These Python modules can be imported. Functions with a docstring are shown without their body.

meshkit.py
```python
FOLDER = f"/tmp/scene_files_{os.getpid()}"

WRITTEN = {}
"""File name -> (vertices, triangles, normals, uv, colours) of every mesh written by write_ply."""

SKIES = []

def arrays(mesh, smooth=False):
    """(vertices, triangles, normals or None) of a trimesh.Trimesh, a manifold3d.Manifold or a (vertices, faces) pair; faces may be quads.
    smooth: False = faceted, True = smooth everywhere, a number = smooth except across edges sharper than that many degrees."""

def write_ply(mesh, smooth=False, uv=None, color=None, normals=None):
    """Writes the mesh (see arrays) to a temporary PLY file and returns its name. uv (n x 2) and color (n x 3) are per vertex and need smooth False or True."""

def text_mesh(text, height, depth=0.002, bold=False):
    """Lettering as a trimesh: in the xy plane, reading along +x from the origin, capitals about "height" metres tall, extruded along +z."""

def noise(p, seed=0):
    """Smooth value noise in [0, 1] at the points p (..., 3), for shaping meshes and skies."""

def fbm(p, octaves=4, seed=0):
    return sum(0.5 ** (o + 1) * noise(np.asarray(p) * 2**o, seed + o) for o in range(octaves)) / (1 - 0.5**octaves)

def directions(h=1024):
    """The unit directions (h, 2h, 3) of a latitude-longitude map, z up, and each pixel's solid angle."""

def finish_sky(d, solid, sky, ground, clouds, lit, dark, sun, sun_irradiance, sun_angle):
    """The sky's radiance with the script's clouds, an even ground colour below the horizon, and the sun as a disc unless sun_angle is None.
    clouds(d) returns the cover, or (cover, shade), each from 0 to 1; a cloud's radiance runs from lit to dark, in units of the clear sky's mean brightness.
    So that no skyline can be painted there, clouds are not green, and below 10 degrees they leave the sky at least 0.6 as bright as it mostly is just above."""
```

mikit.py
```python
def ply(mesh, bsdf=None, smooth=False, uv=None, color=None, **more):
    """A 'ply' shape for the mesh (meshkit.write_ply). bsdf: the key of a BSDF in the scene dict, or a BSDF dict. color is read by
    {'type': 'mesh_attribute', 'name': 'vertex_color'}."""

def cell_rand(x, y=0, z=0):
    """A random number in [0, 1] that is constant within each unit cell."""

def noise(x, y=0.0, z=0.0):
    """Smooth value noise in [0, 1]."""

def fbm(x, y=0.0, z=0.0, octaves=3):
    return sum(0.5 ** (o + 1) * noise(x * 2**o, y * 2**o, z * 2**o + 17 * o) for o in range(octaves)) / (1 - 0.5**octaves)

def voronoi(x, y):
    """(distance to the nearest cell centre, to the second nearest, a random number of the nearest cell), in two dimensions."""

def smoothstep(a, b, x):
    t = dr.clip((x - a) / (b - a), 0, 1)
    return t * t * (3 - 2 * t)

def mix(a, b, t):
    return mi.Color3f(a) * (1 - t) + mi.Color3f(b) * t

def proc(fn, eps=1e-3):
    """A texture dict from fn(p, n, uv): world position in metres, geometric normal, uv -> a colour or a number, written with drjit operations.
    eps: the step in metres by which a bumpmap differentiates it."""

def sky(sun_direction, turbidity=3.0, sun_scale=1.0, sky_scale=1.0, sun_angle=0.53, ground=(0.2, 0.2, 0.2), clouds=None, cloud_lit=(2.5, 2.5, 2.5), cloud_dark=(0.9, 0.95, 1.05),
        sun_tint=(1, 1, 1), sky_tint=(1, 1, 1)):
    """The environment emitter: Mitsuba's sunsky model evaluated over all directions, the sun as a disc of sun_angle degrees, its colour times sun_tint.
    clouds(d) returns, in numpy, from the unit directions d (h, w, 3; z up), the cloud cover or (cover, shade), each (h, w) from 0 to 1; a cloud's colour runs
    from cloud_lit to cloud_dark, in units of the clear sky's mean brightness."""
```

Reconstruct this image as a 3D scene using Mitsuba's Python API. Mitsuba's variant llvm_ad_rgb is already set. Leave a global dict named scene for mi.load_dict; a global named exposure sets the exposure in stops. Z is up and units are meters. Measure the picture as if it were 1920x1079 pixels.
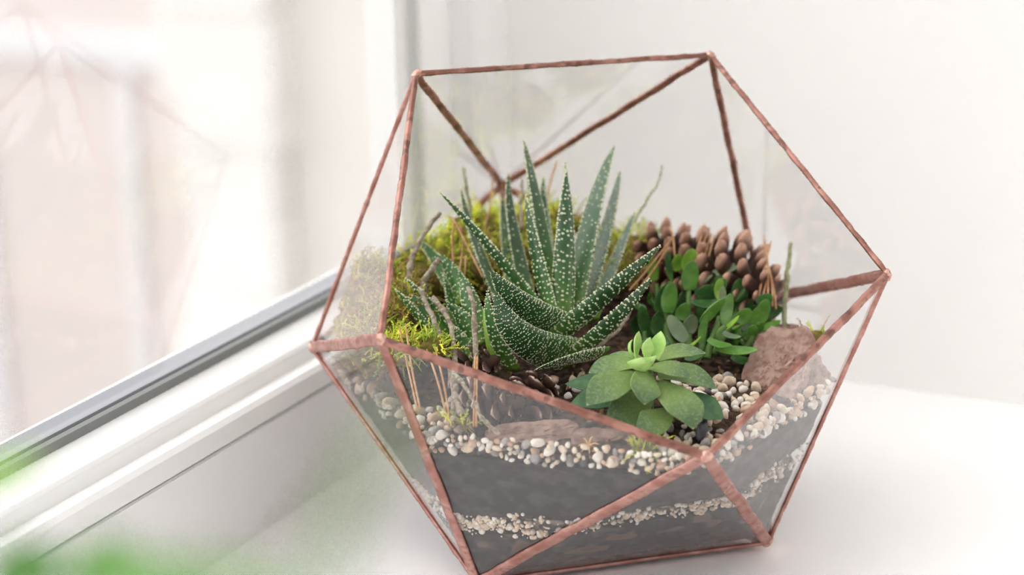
"""A copper-edged glass terrarium of succulents on a white window sill."""
import math
import numpy as np
import trimesh
import manifold3d as m3
import drjit as dr
import mitsuba as mi
import mikit
import meshkit
from mikit import proc, fbm, noise, smoothstep, mix

T = mi.ScalarTransform4f
R = np.random.default_rng(7)
scene, labels = {}, {}

# ------------------------------------------------------------------ camera
CAM = np.array([-0.27307, -0.77489, 0.35639])
LOOK = np.array([0.28317, 0.91200, -0.29678])
scene['camera'] = dict(type='thinlens', fov=25.7535, fov_axis='x', aperture_radius=0.0062, focus_distance=0.822,
                       near_clip=0.02, far_clip=200.0,
                       to_world=T().look_at(origin=CAM.tolist(), target=(CAM + LOOK).tolist(), up=[0.110798, 0.276262, 0.954674]))

# ------------------------------------------------------------------ light: a bright overcast sky, the hidden sun beyond the window
WD = np.array([0.70150, 0.71266, 0.0])          # along the window
WN = np.array([-0.71266, 0.70150, 0.0])         # out through the window
GLOW = WN * math.cos(math.radians(38)) + np.array([0, 0, math.sin(math.radians(38))]) - WD * 0.25
GLOW /= np.linalg.norm(GLOW)


def overcast(d):
    """Full cloud cover, bright around the hidden sun, fading to the far side of the sky."""
    c = (d @ GLOW) * 0.5 + 0.5
    lit = 0.07 + 0.93 * c ** 5
    wisps = meshkit.fbm(d * 3.0, 3, 5) - 0.5
    return np.ones(d.shape[:2]), 1 - np.clip(lit * (1 + 0.25 * wisps), 0, 1)


scene['sky'] = mikit.sky(GLOW, sun_scale=0.0, clouds=overcast, cloud_lit=(6.0, 5.95, 5.9), cloud_dark=(0.60, 0.585, 0.58), ground=(0.45, 0.43, 0.41))
exposure = 2.68


# ------------------------------------------------------------------ helpers
def put(key, mesh, mat, smooth=False, label=None, cat=None, group=None, kind=None, tw=None, **k):
    """One entry of the scene under the next free number of its name; returns the key."""
    n, base = 0, key
    while key in scene or key in labels:
        n += 1
        key = f'{base}_{n:03d}'
    d = dict(mesh) if isinstance(mesh, dict) else mikit.ply(mesh, mat, smooth, **k)
    d['bsdf'] = {'type': 'ref', 'id': mat}
    if tw is not None:
        d['to_world'] = tw
    scene[key] = d
    tag(key, label, cat, group, kind)
    return key


def tag(key, label=None, cat=None, group=None, kind=None):
    e = {k: v for k, v in (('label', label), ('category', cat), ('group', group), ('kind', kind)) if v}
    if e:
        labels[key] = {**labels.get(key, {}), **e}


def thing(name, label, cat, group=None):
    """The key of a thing that consists of parts only."""
    n, key = 0, name
    while key in labels:
        n += 1
        key = f'{name}_{n:03d}'
    tag(key, label, cat, group)
    return key


def unit(v):
    v = np.asarray(v, float)
    return v / max(np.linalg.norm(v), 1e-12)


def join(parts):
    """(vertices, faces) of several (vertices, faces)."""
    vs, fs, n = [], [], 0
    for v, f in parts:
        vs.append(v)
        fs.append(np.asarray(f) + n)
        n += len(v)
    return np.vstack(vs), np.vstack(fs)


def quad_grid(nr, nc, wrap):
    i, j = np.meshgrid(np.arange(nr - 1), np.arange(nc if wrap else nc - 1), indexing='ij')
    a, b = i * nc + j, i * nc + (j + 1) % nc
    q = np.stack([a, b, b + nc, a + nc], -1).reshape(-1, 4)
    return np.vstack([q[:, [0, 1, 2]], q[:, [0, 2, 3]]])


def curve(pts, n):
    """A smooth curve through the points (Catmull-Rom), n samples."""
    p = np.asarray(pts, float)
    if len(p) == 2:
        t = np.linspace(0, 1, n)[:, None]
        return p[0] * (1 - t) + p[1] * t
    p = np.vstack([2 * p[0] - p[1], p, 2 * p[-1] - p[-2]])
    out = []
    for u in np.linspace(0, len(p) - 3 - 1e-9, n):
        k = int(u)
        t = u - k
        a, b, c, d = p[k:k + 4]
        out.append(0.5 * (2 * b + (c - a) * t + (2 * a - 5 * b + 4 * c - d) * t * t + (3 * b - a - 3 * c + d) * t ** 3))
    return np.array(out)


def bez(a, b, c, n):
    """A quadratic curve that passes b halfway."""
    a, b, c = (np.asarray(x, float) for x in (a, b, c))
    m = 2 * b - (a + c) / 2
    t = np.linspace(0, 1, n)[:, None]
    return a * (1 - t) ** 2 + m * 2 * t * (1 - t) + c * t * t


def tube(path, rad, sides=7, rough=0.0, seed=0):
    """A capped tube along the path; rough: relative bumpiness."""
    p = np.asarray(path, float)
    n = len(p)
    r = np.broadcast_to(np.asarray(rad, float), (n,))
    t = np.gradient(p, axis=0)
    t /= np.linalg.norm(t, axis=1, keepdims=True) + 1e-12
    ref = np.array([0.31, 0.17, 0.93]) if abs(unit(p[-1] - p[0]) @ [0.31, 0.17, 0.93]) < 0.9 else np.array([1.0, 0, 0])
    a = np.cross(t, ref)
    a /= np.linalg.norm(a, axis=1, keepdims=True)
    b = np.cross(t, a)
    ang = np.arange(sides) * 2 * np.pi / sides
    rr = r[:, None] * np.ones(sides)
    if rough:
        rr = rr * (1 + rough * (np.random.default_rng(seed).random((n, sides)) * 2 - 1))
    v = p[:, None] + rr[..., None] * (np.cos(ang)[None, :, None] * a[:, None] + np.sin(ang)[None, :, None] * b[:, None])
    f = quad_grid(n, sides, True)
    v = np.vstack([v.reshape(-1, 3), p[:1], p[-1:]])
    j = np.arange(sides)
    k = (j + 1) % sides
    return v, np.vstack([f, np.stack([k, j, j * 0 + n * sides], 1), np.stack([(n - 1) * sides + j, (n - 1) * sides + k, j * 0 + n * sides + 1], 1)])


def leaf(path, W, hint, width, t_out=0.34, t_in=0.12, keel=0.0, nc=18, cup=0.0, twist=0.0):
    """A fleshy leaf along the path. W: full width; hint: where its inner side looks; width(t): the outline, t from base to tip;
    t_out, t_in: how far the outer and inner sides bulge, in half widths. Returns vertices, faces, uv and the frame arrays."""
    p = np.asarray(path, float)
    n = len(p)
    s = np.linspace(0, 1, n)
    t = np.gradient(p, axis=0)
    t /= np.linalg.norm(t, axis=1, keepdims=True)
    h = np.asarray(hint, float)
    side = np.cross(t, h)
    side /= np.linalg.norm(side, axis=1, keepdims=True)
    up = np.cross(side, t)
    if twist:
        side, up = side * math.cos(twist) + up * math.sin(twist), up * math.cos(twist) - side * math.sin(twist)
    hw = np.maximum(W / 2 * width(s), W * 0.004)
    ang = np.arange(nc) * 2 * np.pi / nc
    ca, sa = np.cos(ang), np.sin(ang)
    thick = np.minimum(hw, W * 0.42)
    y = np.where(sa > 0, sa * t_in, -np.abs(sa) ** (0.75 + keel) * t_out)
    yy = thick[:, None] * y[None]
    yy = yy + cup * hw[:, None] * (ca[None] ** 2)
    v = p[:, None] + (hw[:, None] * ca[None])[..., None] * side[:, None] + yy[..., None] * up[:, None]
    v = np.vstack([v.reshape(-1, 3), p[:1], p[-1:] + t[-1:] * W * 0.01])
    f = quad_grid(n, nc, True)
    j = np.arange(nc)
    k = (j + 1) % nc
    f = np.vstack([f, np.stack([k, j, j * 0 + n * nc], 1), np.stack([(n - 1) * nc + j, (n - 1) * nc + k, j * 0 + n * nc + 1], 1)])
    uv = np.vstack([np.stack([np.broadcast_to(j / nc, (n, nc)), np.broadcast_to(s[:, None], (n, nc))], -1).reshape(-1, 2), [[0, 0], [0, 1]]])
    return v, f[:, ::-1], uv, dict(p=p, t=t, side=side, up=up, hw=hw, thick=thick, s=s, t_out=t_out, t_in=t_in, keel=keel, cup=cup)


def frame_matrix(o, x, y, z, sx=1.0, sy=1.0, sz=1.0):
    m = np.eye(4)
    m[:3, 0], m[:3, 1], m[:3, 2], m[:3, 3] = np.asarray(x) * sx, np.asarray(y) * sy, np.asarray(z) * sz, o
    return T(m.tolist())


def rand_rot(rng):
    q = rng.normal(size=4)
    return trimesh.transformations.quaternion_matrix(q / np.linalg.norm(q))


def box_uvw(w0, w1, n0, n1, z0, z1):
    """A box in the window's axes: w along it, n out through it."""
    b = trimesh.creation.box([w1 - w0, n1 - n0, z1 - z0])
    c = b.vertices + [(w0 + w1) / 2, (n0 + n1) / 2, (z0 + z1) / 2]
    return c[:, :1] * WD + c[:, 1:2] * WN + c[:, 2:] * [0, 0, 1], b.faces


def extrude_profile(profile, at):
    """A closed outline (list of 2-D points) swept between the end sections at(point, 0) and at(point, 1)."""
    from shapely.geometry import Polygon
    poly = Polygon(profile)
    if not poly.exterior.is_ccw:
        profile = profile[::-1]
    v2, f2 = trimesh.creation.triangulate_polygon(Polygon(profile), engine='earcut')
    a, b = np.array([at(q, 0) for q in profile]), np.array([at(q, 1) for q in profile])
    n = len(profile)
    i = np.arange(n)
    k = (i + 1) % n
    ca, cb = np.array([at(q, 0) for q in v2]), np.array([at(q, 1) for q in v2])
    v = np.vstack([a, b, ca, cb])
    f = np.vstack([np.stack([i, k, k + n], 1), np.stack([i, k + n, i + n], 1), f2[:, ::-1] + 2 * n, f2 + 2 * n + len(v2)])
    m = trimesh.Trimesh(v, f, process=False)
    m.merge_vertices(merge_tex=True, merge_norm=True)
    m.fix_normals()
    return np.array(m.vertices), np.array(m.faces)


def round_corners(pts, r, k=4):
    """The outline with its corners rounded by about r."""
    from shapely.geometry import Polygon
    g = Polygon(pts).buffer(-r, quad_segs=k).buffer(2 * r, quad_segs=k).buffer(-r, quad_segs=k).simplify(r * 0.03)
    return [tuple(q) for q in g.exterior.coords[:-1]]


# ------------------------------------------------------------------ materials
def pb(key, color, rough=0.5, spec=0.5, two=True, **k):
    d = dict(type='principled', roughness=rough, specular=spec, **k)
    d['base_color'] = color if isinstance(color, dict) else {'type': 'rgb', 'value': list(color)}
    scene[key] = {'type': 'twosided', 'bsdf': d} if two else d


def tint(a, b, f=300.0, o=3, lo=0.35, hi=0.65, c=None, f2=900.0):
    """A mottled colour between a and b, and specks of c."""
    def fn(p, n, uv):
        col = mix(a, b, smoothstep(lo, hi, fbm(p.x * f, p.y * f, p.z * f, o)))
        if c is not None:
            col = mix(col, c, smoothstep(0.66, 0.74, noise(p.x * f2, p.y * f2, p.z * f2)))
        return col
    return proc(fn)


def mats():
    pb('m_wall', tint((0.86, 0.845, 0.825), (0.88, 0.865, 0.845), 6), 0.7, 0.3)
    pb('m_sill', tint((0.83, 0.815, 0.81), (0.86, 0.845, 0.84), 9), 0.38, 0.45)
    pb('m_frame', (0.84, 0.835, 0.825), 0.35, 0.5)
    pb('m_rubber', (0.22, 0.23, 0.225), 0.6, 0.3)
    pb('m_seal', (0.55, 0.57, 0.55), 0.5, 0.4)
    pb('m_outer_frame', (0.24, 0.25, 0.275), 0.5, 0.4)
    scene['m_pane'] = dict(type='thindielectric', int_ior=1.5)
    scene['m_glass'] = dict(type='thindielectric', int_ior=1.57)
    # copper foil: pinkish, darkened in streaks
    def copper_backlit(p, n, uv):  # mottled, darker copper: backlit shade of rim and back edges put into colour
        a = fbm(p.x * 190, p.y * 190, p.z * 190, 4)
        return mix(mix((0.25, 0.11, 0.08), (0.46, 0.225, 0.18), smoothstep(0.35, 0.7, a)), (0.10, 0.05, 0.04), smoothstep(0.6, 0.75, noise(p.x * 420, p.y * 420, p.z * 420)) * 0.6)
    pb('m_copper_backlit', proc(copper_backlit), 0.4, 0.5, metallic=0.6)

    def copper(p, n, uv):
        a = fbm(p.x * 160, p.y * 160, p.z * 160, 4)
        b = noise(p.x * 700, p.y * 700, p.z * 700)
        col = mix((0.36, 0.155, 0.125), (0.56, 0.31, 0.265), smoothstep(0.3, 0.7, a))
        return mix(col, (0.19, 0.075, 0.055), smoothstep(0.52, 0.74, a * 0.7 + b * 0.3) * 0.6)
    pb('m_copper', proc(copper), 0.42, 0.5, metallic=0.62)
    pb('m_solder', tint((0.52, 0.25, 0.19), (0.68, 0.42, 0.35), 500), 0.36, 0.5, metallic=0.7)
    # plants
    def haw(base, tip, pale):
        def fn(p, n, uv):
            col = mix(base, tip, smoothstep(0.0, 0.55, uv.y))
            col = mix(pale, col, smoothstep(-0.05, 0.30, uv.y + 0.12 * noise(p.x * 300, p.y * 300, p.z * 300)))
            return mix(col * 0.75, col * 1.2, noise(p.x * 420, p.y * 420, p.z * 420))
        return proc(fn)
    pb('m_haworthia', haw((0.065, 0.165, 0.040), (0.023, 0.078, 0.024), (0.18, 0.30, 0.045)), 0.32, 0.6)
    pb('m_haworthia_young', haw((0.095, 0.25, 0.040), (0.045, 0.14, 0.032), (0.26, 0.42, 0.05)), 0.36, 0.5)
    pb('m_pale_blade', (0.26, 0.44, 0.06), 0.4, 0.5)
    pb('m_tubercle', (0.62, 0.64, 0.44), 0.55, 0.35)

    def rosette(p, n, uv):
        a = fbm(p.x * 1500, p.y * 1500, p.z * 1500, 2)
        col = mix((0.195, 0.295, 0.075), (0.080, 0.145, 0.058), smoothstep(0.1, 0.9, uv.y))
        col = mix(col, (0.29, 0.37, 0.20), smoothstep(0.40, 0.8, a) * 0.40)
        col = mix((0.30, 0.42, 0.16), col, smoothstep(0.0, 0.3, dr.abs(dr.sin(2 * math.pi * uv.x))))
        return mix(col, (0.42, 0.52, 0.22), smoothstep(0.955, 1.0, uv.y) * 0.8)
    pb('m_rosette', proc(rosette), 0.55, 0.35, sheen=0.3)
    pb('m_rosette_bud', tint((0.31, 0.52, 0.13), (0.42, 0.62, 0.20), 300), 0.45, 0.4)
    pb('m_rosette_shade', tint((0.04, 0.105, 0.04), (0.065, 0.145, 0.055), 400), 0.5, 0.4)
    for k, a, b in (('a', (0.085, 0.21, 0.035), (0.13, 0.29, 0.05)), ('b', (0.034, 0.100, 0.024), (0.062, 0.155, 0.038)), ('c', (0.17, 0.34, 0.04), (0.26, 0.44, 0.06)), ('d', (0.19, 0.26, 0.15), (0.25, 0.33, 0.19))):  # tone b is darkened: deep shade between the leaves put into the colour
        pb('m_oval_' + k, tint(a, b, 250), 0.28, 0.6)
    pb('m_green_stem', (0.10, 0.19, 0.045), 0.5, 0.4)
    scene['m_moss'] = {'type': 'twosided', 'bsdf': dict(type='principled', base_color={'type': 'mesh_attribute', 'name': 'vertex_color'}, roughness=0.7, specular=0.25)}
    pb('m_moss_bed', tint((0.10, 0.10, 0.02), (0.22, 0.15, 0.05), 300), 0.9, 0.1)
    pb('m_twig', tint((0.20, 0.155, 0.11), (0.36, 0.30, 0.235), 500, 4, 0.35, 0.65, (0.42, 0.40, 0.30), 1100), 0.8, 0.2)
    pb('m_green_twig', tint((0.22, 0.21, 0.12), (0.33, 0.36, 0.20), 500), 0.8, 0.2)
    pb('m_needle', tint((0.42, 0.21, 0.09), (0.56, 0.33, 0.17), 300), 0.55, 0.35)
    pb('m_straw', (0.62, 0.42, 0.20), 0.7, 0.2)

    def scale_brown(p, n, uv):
        col = mix((0.07, 0.03, 0.018), (0.58, 0.34, 0.24), smoothstep(0.62, 0.92, uv.y))  # dark below the lip: shade of the gaps put into the colour
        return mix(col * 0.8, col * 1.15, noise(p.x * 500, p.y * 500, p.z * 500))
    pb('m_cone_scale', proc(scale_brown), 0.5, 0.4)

    def scale_dark(p, n, uv):
        col = mix((0.035, 0.02, 0.016), (0.13, 0.065, 0.05), smoothstep(0.3, 0.9, uv.y))
        col = mix(col, (0.50, 0.40, 0.33), smoothstep(0.88, 0.97, uv.y) * 0.9)
        return mix(col * 0.75, col * 1.2, noise(p.x * 700, p.y * 700, p.z * 700))
    pb('m_dark_scale', proc(scale_dark), 0.45, 0.45)
    pb('m_cone_core', (0.06, 0.03, 0.02), 0.8, 0.2)
    # ground
    pb('m_soil', tint((0.020, 0.017, 0.016), (0.045, 0.039, 0.036), 200, 4, 0.35, 0.75), 0.95, 0.1)
    pb('m_soil_low', tint((0.016, 0.015, 0.014), (0.055, 0.048, 0.043), 150, 4, 0.45, 0.7, (0.12, 0.07, 0.055), 150), 0.95, 0.1)
    pb('m_bed', tint((0.018, 0.012, 0.009), (0.085, 0.055, 0.038), 420, 4), 0.95, 0.1)
    pb('m_band', tint((0.05, 0.042, 0.035), (0.36, 0.29, 0.22), 330, 4, 0.4, 0.7), 0.95, 0.1)
    pb('m_crumb', tint((0.10, 0.06, 0.035), (0.34, 0.20, 0.10), 700), 0.9, 0.1)
    pb('m_bark', tint((0.25, 0.145, 0.115), (0.40, 0.27, 0.22), 330, 5, 0.3, 0.7), 0.85, 0.15)
    grain = proc(lambda p, n, uv: fbm(p.x * 500, p.y * 500, p.z * 900, 4), 1e-4)
    scene['m_bark'] = {'type': 'twosided', 'bsdf': {'type': 'bumpmap', 'scale': 0.0011, 'arbitrary': grain, 'bsdf': scene['m_bark']['bsdf']}}
    for k, a, b in (('white', (0.66, 0.60, 0.52), (0.78, 0.73, 0.66)), ('cream', (0.56, 0.44, 0.32), (0.70, 0.58, 0.45)), ('tan', (0.44, 0.28, 0.19), (0.58, 0.40, 0.29)), ('grey', (0.22, 0.20, 0.19), (0.36, 0.33, 0.31)), ('dark', (0.035, 0.035, 0.04), (0.07, 0.068, 0.072))):
        pb('m_pebble_' + k, tint(a, b, 380, 3), 0.42, 0.45)
    # outside
    def facade(p, n, uv):
        return mix((0.72, 0.645, 0.63), (0.82, 0.76, 0.745), fbm(p.x * 1.6, p.y * 1.6, p.z * 1.6, 4))
    pb('m_facade', proc(facade), 0.9, 0.1)
    pb('m_stone', tint((0.86, 0.85, 0.83), (0.92, 0.91, 0.90), 2), 0.9, 0.1)
    pb('m_band_white', (0.80, 0.80, 0.82), 0.8, 0.1)
    pb('m_cream', tint((0.84, 0.81, 0.77), (0.88, 0.86, 0.82), 1), 0.9, 0.1)
    pb('m_ground', (0.5, 0.48, 0.45), 0.9, 0.1)
    pb('m_climber', tint((0.12, 0.30, 0.07), (0.20, 0.42, 0.10), 90), 0.4, 0.45)
    pb('m_climber_reflection', tint((0.36, 0.62, 0.14), (0.44, 0.70, 0.2), 90), 0.4, 0.45)
    pb('m_pot', (0.75, 0.72, 0.69), 0.5, 0.4)


mats()

# ------------------------------------------------------------------ the setting: sill, end wall, window
NC, WW = 0.1203, 0.2038                # where the window front and the end wall stand


def P3(w, n, z):
    return WD * w + WN * n + np.array([0, 0, z])


put('trim_1', box_uvw(-1.6, WW + 0.1, -1.3, NC + 0.03, -0.04, 0.0), 'm_sill', label='smooth white window sill under the terrarium', kind='structure')
put('wall_right', box_uvw(WW, WW + 0.12, -1.3, NC + 0.0185, 0.0, 1.4), 'm_wall', label='plain white wall at the end of the sill', kind='structure')
labels['window_1'] = dict(label='white framed window beside the sill', kind='structure')
W0 = -1.5
bottom = [(0.0, 0.0), (0.0, 0.0432), (0.0012, 0.0440), (0.0, 0.0448), (0.0, 0.0528), (0.002, 0.0545), (0.010, 0.0530), (0.0115, 0.0518), (0.03, 0.0518), (0.03, 0.0)]
put('window_1__fixed_frame', extrude_profile(bottom, lambda q, e: P3(W0 if e == 0 else WW + 0.02, NC + q[0], q[1])), 'm_frame')
put('window_1__sill_seam', box_uvw(W0, WW, NC - 0.0004, NC + 0.004, 0.0438, 0.0442), 'm_seal')
sash = round_corners([(0.0110, 0.0500), (0.0110, 0.0588), (0.0125, 0.0602), (0.0255, 0.0632), (0.045, 0.0632), (0.045, 0.0500)], 0.0006)
put('window_1__sash_rail', extrude_profile(sash, lambda q, e: P3(W0 if e == 0 else WW - 0.045 - 0.5 * (q[1] - 0.0523), NC + q[0], q[1])), 'm_frame')
put('window_1__gasket', box_uvw(W0, WW - 0.078, NC + 0.0262, NC + 0.0292, 0.0620, 0.0668), 'm_rubber')
put('window_1__glazing_bead', extrude_profile([(0.031, 0.0628), (0.031, 0.0672), (0.046, 0.0648), (0.046, 0.0628)], lambda q, e: P3(W0 if e == 0 else WW - 0.078, NC + q[0], q[1])), 'm_outer_frame')
put('window_1__outer_sill', box_uvw(-3.0, 1.0, NC + 0.045, NC + 0.049, 0.030, 0.0640), 'm_frame')
# the jamb against the end wall: s measured from the wall
jf = round_corners([(-0.02, 0.0185), (0.031, 0.0185), (0.0335, 0.021), (0.036, 0.030), (0.036, 0.06), (-0.02, 0.06)], 0.0015)
put('window_1__jamb', extrude_profile(jf, lambda q, e: P3(WW - q[0], NC + q[1], 0.0 if e == 0 else 1.4)), 'm_frame')
js = round_corners([(0.030, 0.031), (0.043, 0.031), (0.0450, 0.0285), (0.071, 0.0255), (0.074, 0.0275), (0.074, 0.05), (0.030, 0.05)], 0.0012)
put('window_1__sash_stile', extrude_profile(js, lambda q, e: P3(WW - q[0], NC + q[1], 0.0525 if e == 0 else 1.4)), 'm_frame')
put('window_1__gasket', box_uvw(WW - 0.0755, WW - 0.0738, NC + 0.0262, NC + 0.0292, 0.0640, 1.4), 'm_seal')
put('window_1__glazing_bead', box_uvw(WW - 0.088, WW - 0.074, NC + 0.031, NC + 0.046, 0.066, 1.4), 'm_frame')
v = np.array([P3(W0, NC + 0.0295, 0.064), P3(WW - 0.074, NC + 0.0295, 0.064), P3(WW - 0.074, NC + 0.0295, 1.4), P3(W0, NC + 0.0295, 1.4)])
put('window_1__pane', (v, [[0, 1, 2], [0, 2, 3]]), 'm_pane')

# ------------------------------------------------------------------ outside: the wall across the yard
put('ground', box_uvw(-4, 6, NC + 0.25, 9, -2.7, -2.5), 'm_ground', label='pale ground of the yard below the window', kind='structure')
yard = thing('yard_wall', 'pale pink wall with white bands across the yard outside the window', 'wall')
put(yard + '__panel', box_uvw(3.0, 3.2, 2.30, 6.0, -2.5, 1.2), 'm_facade')
put(yard + '__band', box_uvw(2.975, 3.0, 2.30, 6.0, -0.572, -0.512), 'm_band_white')
put(yard + '__band', box_uvw(2.985, 3.0, 2.462, 2.502, -2.5, -0.572), 'm_band_white')
put(yard + '__band', box_uvw(2.985, 3.0, 2.87, 2.91, -2.5, -0.572), 'm_band_white')
pier = thing('stone_pier', 'white stone pier with a ragged edge outside the window', 'pier')
z, k = -2.5, 0
while z < 1.2:
    h = R.uniform(0.09, 0.2)
    a, b = 2.085 + R.uniform(-0.015, 0.02), 2.318 + R.uniform(-0.03, 0.035)
    m = trimesh.creation.box([1, 1, 1], )
    blk = box_uvw(2.93 + R.uniform(0, 0.02), 3.15, a, b, z, z + h - 0.004)
    put(pier + '__stone', blk, 'm_stone')
    z += h
side = thing('yard_wall', 'plain cream wall section between the white pier and the window frame', 'wall')
put(side + '__panel', box_uvw(3.02, 3.2, 0.5, 2.09, -2.5, 1.2), 'm_cream')
put(side + '__coping', box_uvw(2.96, 3.24, 0.5, 2.09, 1.2, 1.26), 'm_stone')

# ------------------------------------------------------------------ terrarium: an icosahedron of glass without its front top corner
VX = dict(A=(-0.05793, 0.03434, 0.18242), E=(-0.09837, -0.05655, 0.10933), F=(0.0012, -0.11162, 0.07189), G=(0.09651, -0.05634, 0.11066), B=(0.06223, 0.03345, 0.17985),
          D=(-0.09883, 0.05696, 0.0704), I=(-0.06068, -0.03761, 0.003), J=(0.05545, -0.0425, 0.003), H=(0.09536, 0.05605, 0.06762), C=(-0.00108, 0.11295, 0.11369),
          L=(0, 0.06928, 0.003))
VX = {k: np.array(v) for k, v in VX.items()}
CEN = np.mean([VX[k] for k in 'EFGABDIJHCL'], axis=0) * [1, 1, 1]
CEN = np.array([0.0, 0.0, 0.0907])
RIM = ['AE', 'EF', 'FG', 'GB', 'BA']
FOLD = ['AD', 'ED', 'EI', 'FI', 'FJ', 'GJ', 'GH', 'BH', 'BC', 'AC', 'DI', 'IJ', 'JH', 'HC', 'CD', 'LD', 'LI', 'LJ', 'LH', 'LC']
PANES = ['AED', 'EFI', 'FGJ', 'GBH', 'BAC', 'EDI', 'FIJ', 'GJH', 'BHC', 'ACD', 'LDI', 'LIJ', 'LJH', 'LHC', 'LCD']
PLANE = {}
for t in PANES:
    a, b, c = (VX[k] for k in t)
    nn = unit(np.cross(b - a, c - a))
    if nn @ (a - CEN) < 0:
        nn = -nn
    PLANE[t] = (a, nn)


def inside(p):
    """Distance inwards from the nearest pane (positive inside), for points (n, 3)."""
    p = np.atleast_2d(p)
    return np.min([-(p - a) @ nn for a, nn in PLANE.values()], axis=0)


ter = thing('terrarium', 'geometric glass terrarium with copper edges standing on the white sill', 'terrarium')
for t in PANES:
    a, b, c = (VX[k] for k in t)
    put(ter + '__glass_pane', (np.array([a, b, c]), [[0, 1, 2]]), 'm_glass')


def came(a, b, width, thick, seed, n=44, sides=14):
    """A copper strip along the edge: a flattened, slightly lumpy section whose flat side looks outwards."""
    p = curve([a, b], n)
    t = unit(b - a)
    out = (a + b) / 2 - CEN
    out = unit(out - t * (out @ t))
    s = np.cross(t, out)
    ang = np.arange(sides) * 2 * np.pi / sides
    ex = np.sign(np.cos(ang)) * np.abs(np.cos(ang)) ** 0.75 * width / 2
    ey = np.sign(np.sin(ang)) * np.abs(np.sin(ang)) ** 0.75 * thick / 2
    u = np.linspace(0, 1, n)
    v = p[:, None] + ex[None, :, None] * s + ey[None, :, None] * out
    q = v.reshape(-1, 3)
    d = (meshkit.fbm(q * 330 + seed, 3, seed) - 0.5) * 0.0011
    mid = np.repeat(p, sides, 0)
    rad = q - mid
    q = q + rad / np.linalg.norm(rad, axis=1, keepdims=True) * d[:, None] * 0.8
    q = q + s * ((meshkit.noise(mid * 90, seed) - 0.5) * 0.0009)[:, None]
    q = np.vstack([q, p[:1], p[-1:]])
    f = quad_grid(n, sides, True)
    j = np.arange(sides)
    k = (j + 1) % sides
    return q, np.vstack([f, np.stack([k, j, j * 0 + n * sides], 1), np.stack([(n - 1) * sides + j, (n - 1) * sides + k, j * 0 + n * sides + 1], 1)])


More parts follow.
